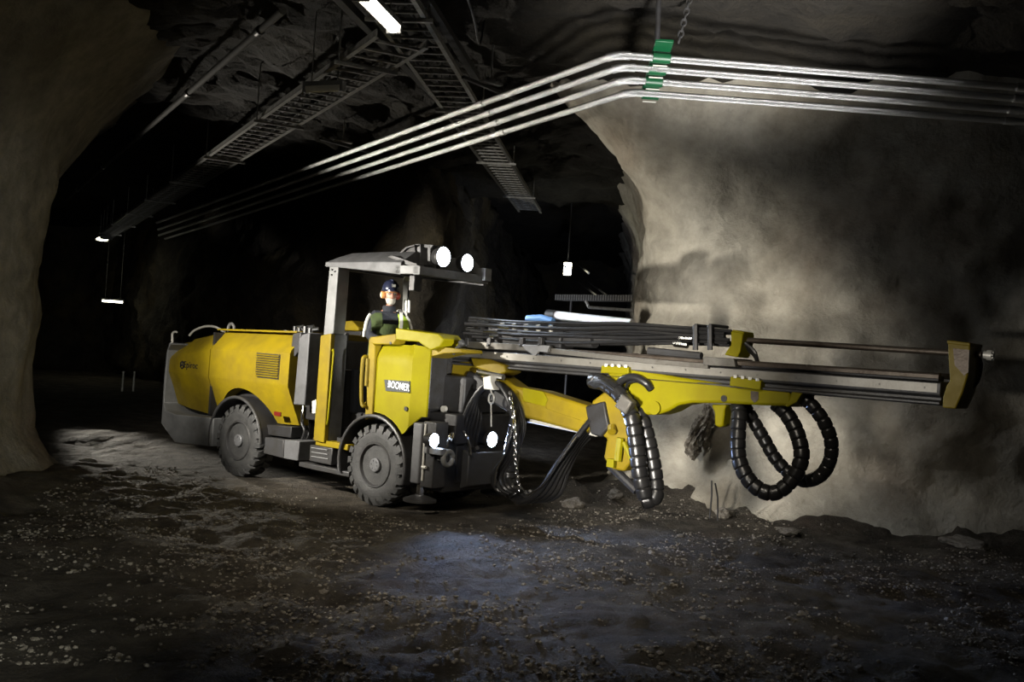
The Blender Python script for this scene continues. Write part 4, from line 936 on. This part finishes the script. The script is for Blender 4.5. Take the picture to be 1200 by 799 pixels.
skin('trousers', V2, E2, R2, M['navy'], op, 0, 2)
for s in (-1, 1): MB().prism([(.36, 0), (.66, 0), (.66, .05), (.60, .09), (.49, .11), (.47, .2), (.37, .2)], s*.15-.05, s*.15+.05).build('boot', M['dark'], op, .02)
# vest: front and back shell with collar opening, shoulder yoke in bright cloth
def torso_ring(z, w, dpt, cx, n=28): return [Vector((cx+dpt*math.cos(2*PI*i/n)*(1 if True else 1), w*math.sin(2*PI*i/n), z)) for i in range(n)]
MB().loft([torso_ring(SE+.02, .235, .18, -.09), torso_ring(SE+.2, .228, .175, -.085), torso_ring(SH-.22, .232, .182, -.065), torso_ring(SH-.12, .228, .180, -.06)], False).build('vest', M['vestdark'], op)
for s in (-1, 1):
    vs = MB(); secs = []
    for i in range(9):
        t = i/8; ang_ = R(-65+230*t)
        x = -.055+.165*math.cos(ang_)*1.0; zz = SH-.13+.165*max(0, math.sin(ang_))*(.95); 
        if math.sin(ang_) < 0: zz = SH-.13+.12*math.sin(ang_)
        secs.append([Vector((x*1.0, s*.115, zz+.03)), Vector((x, s*.20, zz+.015)), Vector((x, s*.262, zz-.055)), Vector((x*.98, s*.255, zz-.075)), Vector((x*.98, s*.195, zz-.01)), Vector((x*.98, s*.115, zz+.0))])
    vs.loft(secs); vs.build('shoulder_yoke', M['vest'] if s > 0 else M['vestdark'], op, ang=60)
for s in (-1, 1):
    if s > 0: MB().strip([Vector((.115, s*.14, SH-.22)), Vector((.118, s*.145, SH-.08)), Vector((.06, s*.15, SH+.045)), Vector((-.05, s*.155, SH+.09)), Vector((-.16, s*.15, SH+.02))], .045, .012, upv=(1, 0, .6)).build('reflective_tape', M['tape'], op)
    MB().hose([Vector((-.03, s*.255, SH-.0)), Vector((0, s*.30, SH-.08)), Vector((.04, s*.335, SH-.22)), Vector((.05, s*.34, SH-.31))], .022).build('sleeve_piping', M['tape'], op)
MB().lathe([(.085, SH+.05), (.092, SH+.09), (.085, SH+.125), (.07, SH+.13)], (-.01, 0, 0), (0, 0, 1), 24).build('collar', M['navy'], op)
# beard, glasses, ear defenders, helmet
MB().ball((.038, 0, hz-.085), (.068, .066, .062), 20, 14).build('beard', M['beard'], op)
hm = MB().loft([[Vector((.0+r_*1.16*math.cos(2*PI*i/32), r_*math.sin(2*PI*i/32), z_)) for i in range(32)] for r_, z_ in ((.112, hz+.045), (.116, hz+.06), (.114, hz+.10), (.100, hz+.145), (.07, hz+.178), (.03, hz+.192), (.004, hz+.194))]).build('helmet', M['helmet'], op)
MB().loft([[Vector((.0+r_*1.16*math.cos(2*PI*i/32)+(.055 if math.cos(2*PI*i/32) > 0 else .006)*abs(math.cos(2*PI*i/32)), r_*math.sin(2*PI*i/32), z_)) for i in range(32)] for r_, z_ in ((.113, hz+.042), (.124, hz+.040), (.124, hz+.050), (.113, hz+.056))], False).build('brim', M['helmet'], hm)
MB().bb((-.09, -.012, hz+.17), (.09, .012, hz+.205)).build('ridge', M['helmet'], hm, .01)
MB().bb((.115, -.03, hz+.09), (.155, .03, hz+.14)).build('cap_lamp', M['dark'], hm, .01)
MB().bb((.152, -.02, hz+.098), (.158, .02, hz+.132)).build('cap_lamp_lens', M['tape'], hm)
em = MB()
for s in (-1, 1):
    e_ = MB().lathe([(.048, 0), (.052, .02), (.046, .045), (.03, .052)], (.0, s*.080, hz-.012), (0, s, 0), 20).build('ear_defender', M['muff'] if s < 0 else M['muffred'], op)
    MB().lathe([(.03, .046), (.032, .055), (.02, .058)], (.0, s*.080, hz-.012), (0, s, 0), 16).build('ear_pad', M['beard'] if s < 0 else M['muff'], e_)
    MB().tube([Vector((0, s*.118, hz+.02)), Vector((0, s*.122, hz+.06))], .008, 6).build('arm', M['dark'], e_)
gl = MB()
for s in (-1, 1): gl.ball((.096, s*.034, hz+.012), (.012, .030, .021), 14, 8)
gl.build('safety_glasses', M['glass'], op)
MB().tube([Vector((.03, -.085, hz+.02)), Vector((.10, -.066, hz+.022)), Vector((.112, 0, hz+.024)), Vector((.10, .066, hz+.022)), Vector((.03, .085, hz+.02))], .006, 6).build('glasses_frame', M['muff'], op)

# ================================================================== LIGHT
def spot(name, loc, aim, e, color, ang, blend, soft=.15):
    ld = bpy.data.lights.new(name, 'SPOT'); ld.energy = e; ld.color = color; ld.spot_size = R(ang); ld.spot_blend = blend; ld.shadow_soft_size = soft
    o = bpy.data.objects.new(name, ld); col.objects.link(o); o.location = loc; o.rotation_euler = (Vector(aim)-Vector(loc)).to_track_quat('-Z', 'Y').to_euler(); return o
def area(name, loc, aim, e, color, sx, sy, spread=180):
    ld = bpy.data.lights.new(name, 'AREA'); ld.energy = e; ld.color = color; ld.shape = 'RECTANGLE'; ld.size = sx; ld.size_y = sy; ld.spread = R(spread)
    o = bpy.data.objects.new(name, ld); col.objects.link(o); o.location = loc; o.rotation_euler = (Vector(aim)-Vector(loc)).to_track_quat('-Z', 'Y').to_euler(); return o
WARM = (1, .93, .80)
KEY = (-5.75, 10.85, 3.0); KC = (1, .95, .85)
def ang_aim(a, z): return (KEY[0]+9*math.cos(R(a)), KEY[1]+9*math.sin(R(a)), z)
spot('flood_rig', KEY, ang_aim(46, 1.45), 3050, KC, 66, .55, .07)
spot('flood_tail', KEY, ang_aim(87, 1.0), 750, KC, 40, .9, .07)
DR = (-12.2, 25.5, 1.6)
spot('drift_flood_pipes', DR, (-1.0, 14.5, 5.5), 4800, WARM, 30, .9, .15)
spot('drift_flood_ground', DR, (-4.2, 14.4, .2), 6500, WARM, 15, .7, .15)
spot('pipe_fill', (2.4, 4.6, .3), (2.3, 11.4, 6.1), 11500, (1, .98, .94), 31, 1., .6)  # added fill from below, only to brighten the pipes
spot('boom_flood', (-2.7, 4.0, 1.7), (1.66, 12.5, 1.6), 8200, (1, .95, .86), 25, 1., .55)
spot('console_fill', (2.75, 4.4, 1.1), (-.98, 12.7, 1.85), 6500, (1, .98, .92), 9.5, .7, .15)  # added narrow fill to brighten the console's angled strip
spot('crosscut_fill', (1.2, 18.5, .6), (-.6, 26, 2.6), 1100, (.74, .82, 1.), 70, 1., .3)  # added cool fill on the crosscut rock, no real fixture
spot('feed_fill', (-2.7, 4.0, 1.7), (3.9, 9.55, 2.15), 850, (1, .95, .86), 15, .8, .08)  # added narrow fill that brightens the feed tip alone
spot('pillar_wash', (-.5, 1.0, 1.6), (-7.0, 11.4, .9), 1500, (.98, 1, .92), 42, 1., .5)  # added soft fill to lift the left pillar wall
area('roof_wash', (-1.5, 4.5, 5.6), (.3, 11.2, .3), 50, (1, .90, .74), 1.5, 1.5, 62)  # added overhead fill for the gravel floor
w_ = bpy.data.worlds.new('World'); scene.world = w_; w_.use_nodes = True
w_.node_tree.nodes['Background'].inputs['Color'].default_value = (.9, 1, .95, 1); w_.node_tree.nodes['Background'].inputs['Strength'].default_value = .002

# ================================================================== CAMERA
cd_ = bpy.data.cameras.new('camera'); cam = bpy.data.objects.new('camera', cd_); col.objects.link(cam)
cd_.sensor_fit = 'HORIZONTAL'; cd_.sensor_width = 36; cd_.lens = 36*FOC/1200; cd_.clip_end = 200
cam.matrix_world = Matrix.Translation(CAM) @ Matrix((rt, up, -fw)).transposed().to_4x4()
scene.camera = cam
vs_ = scene.view_settings; vs_.view_transform = 'Standard'; vs_.look = 'None'; vs_.gamma = 1; vs_.exposure = 0; vs_.use_curve_mapping = False
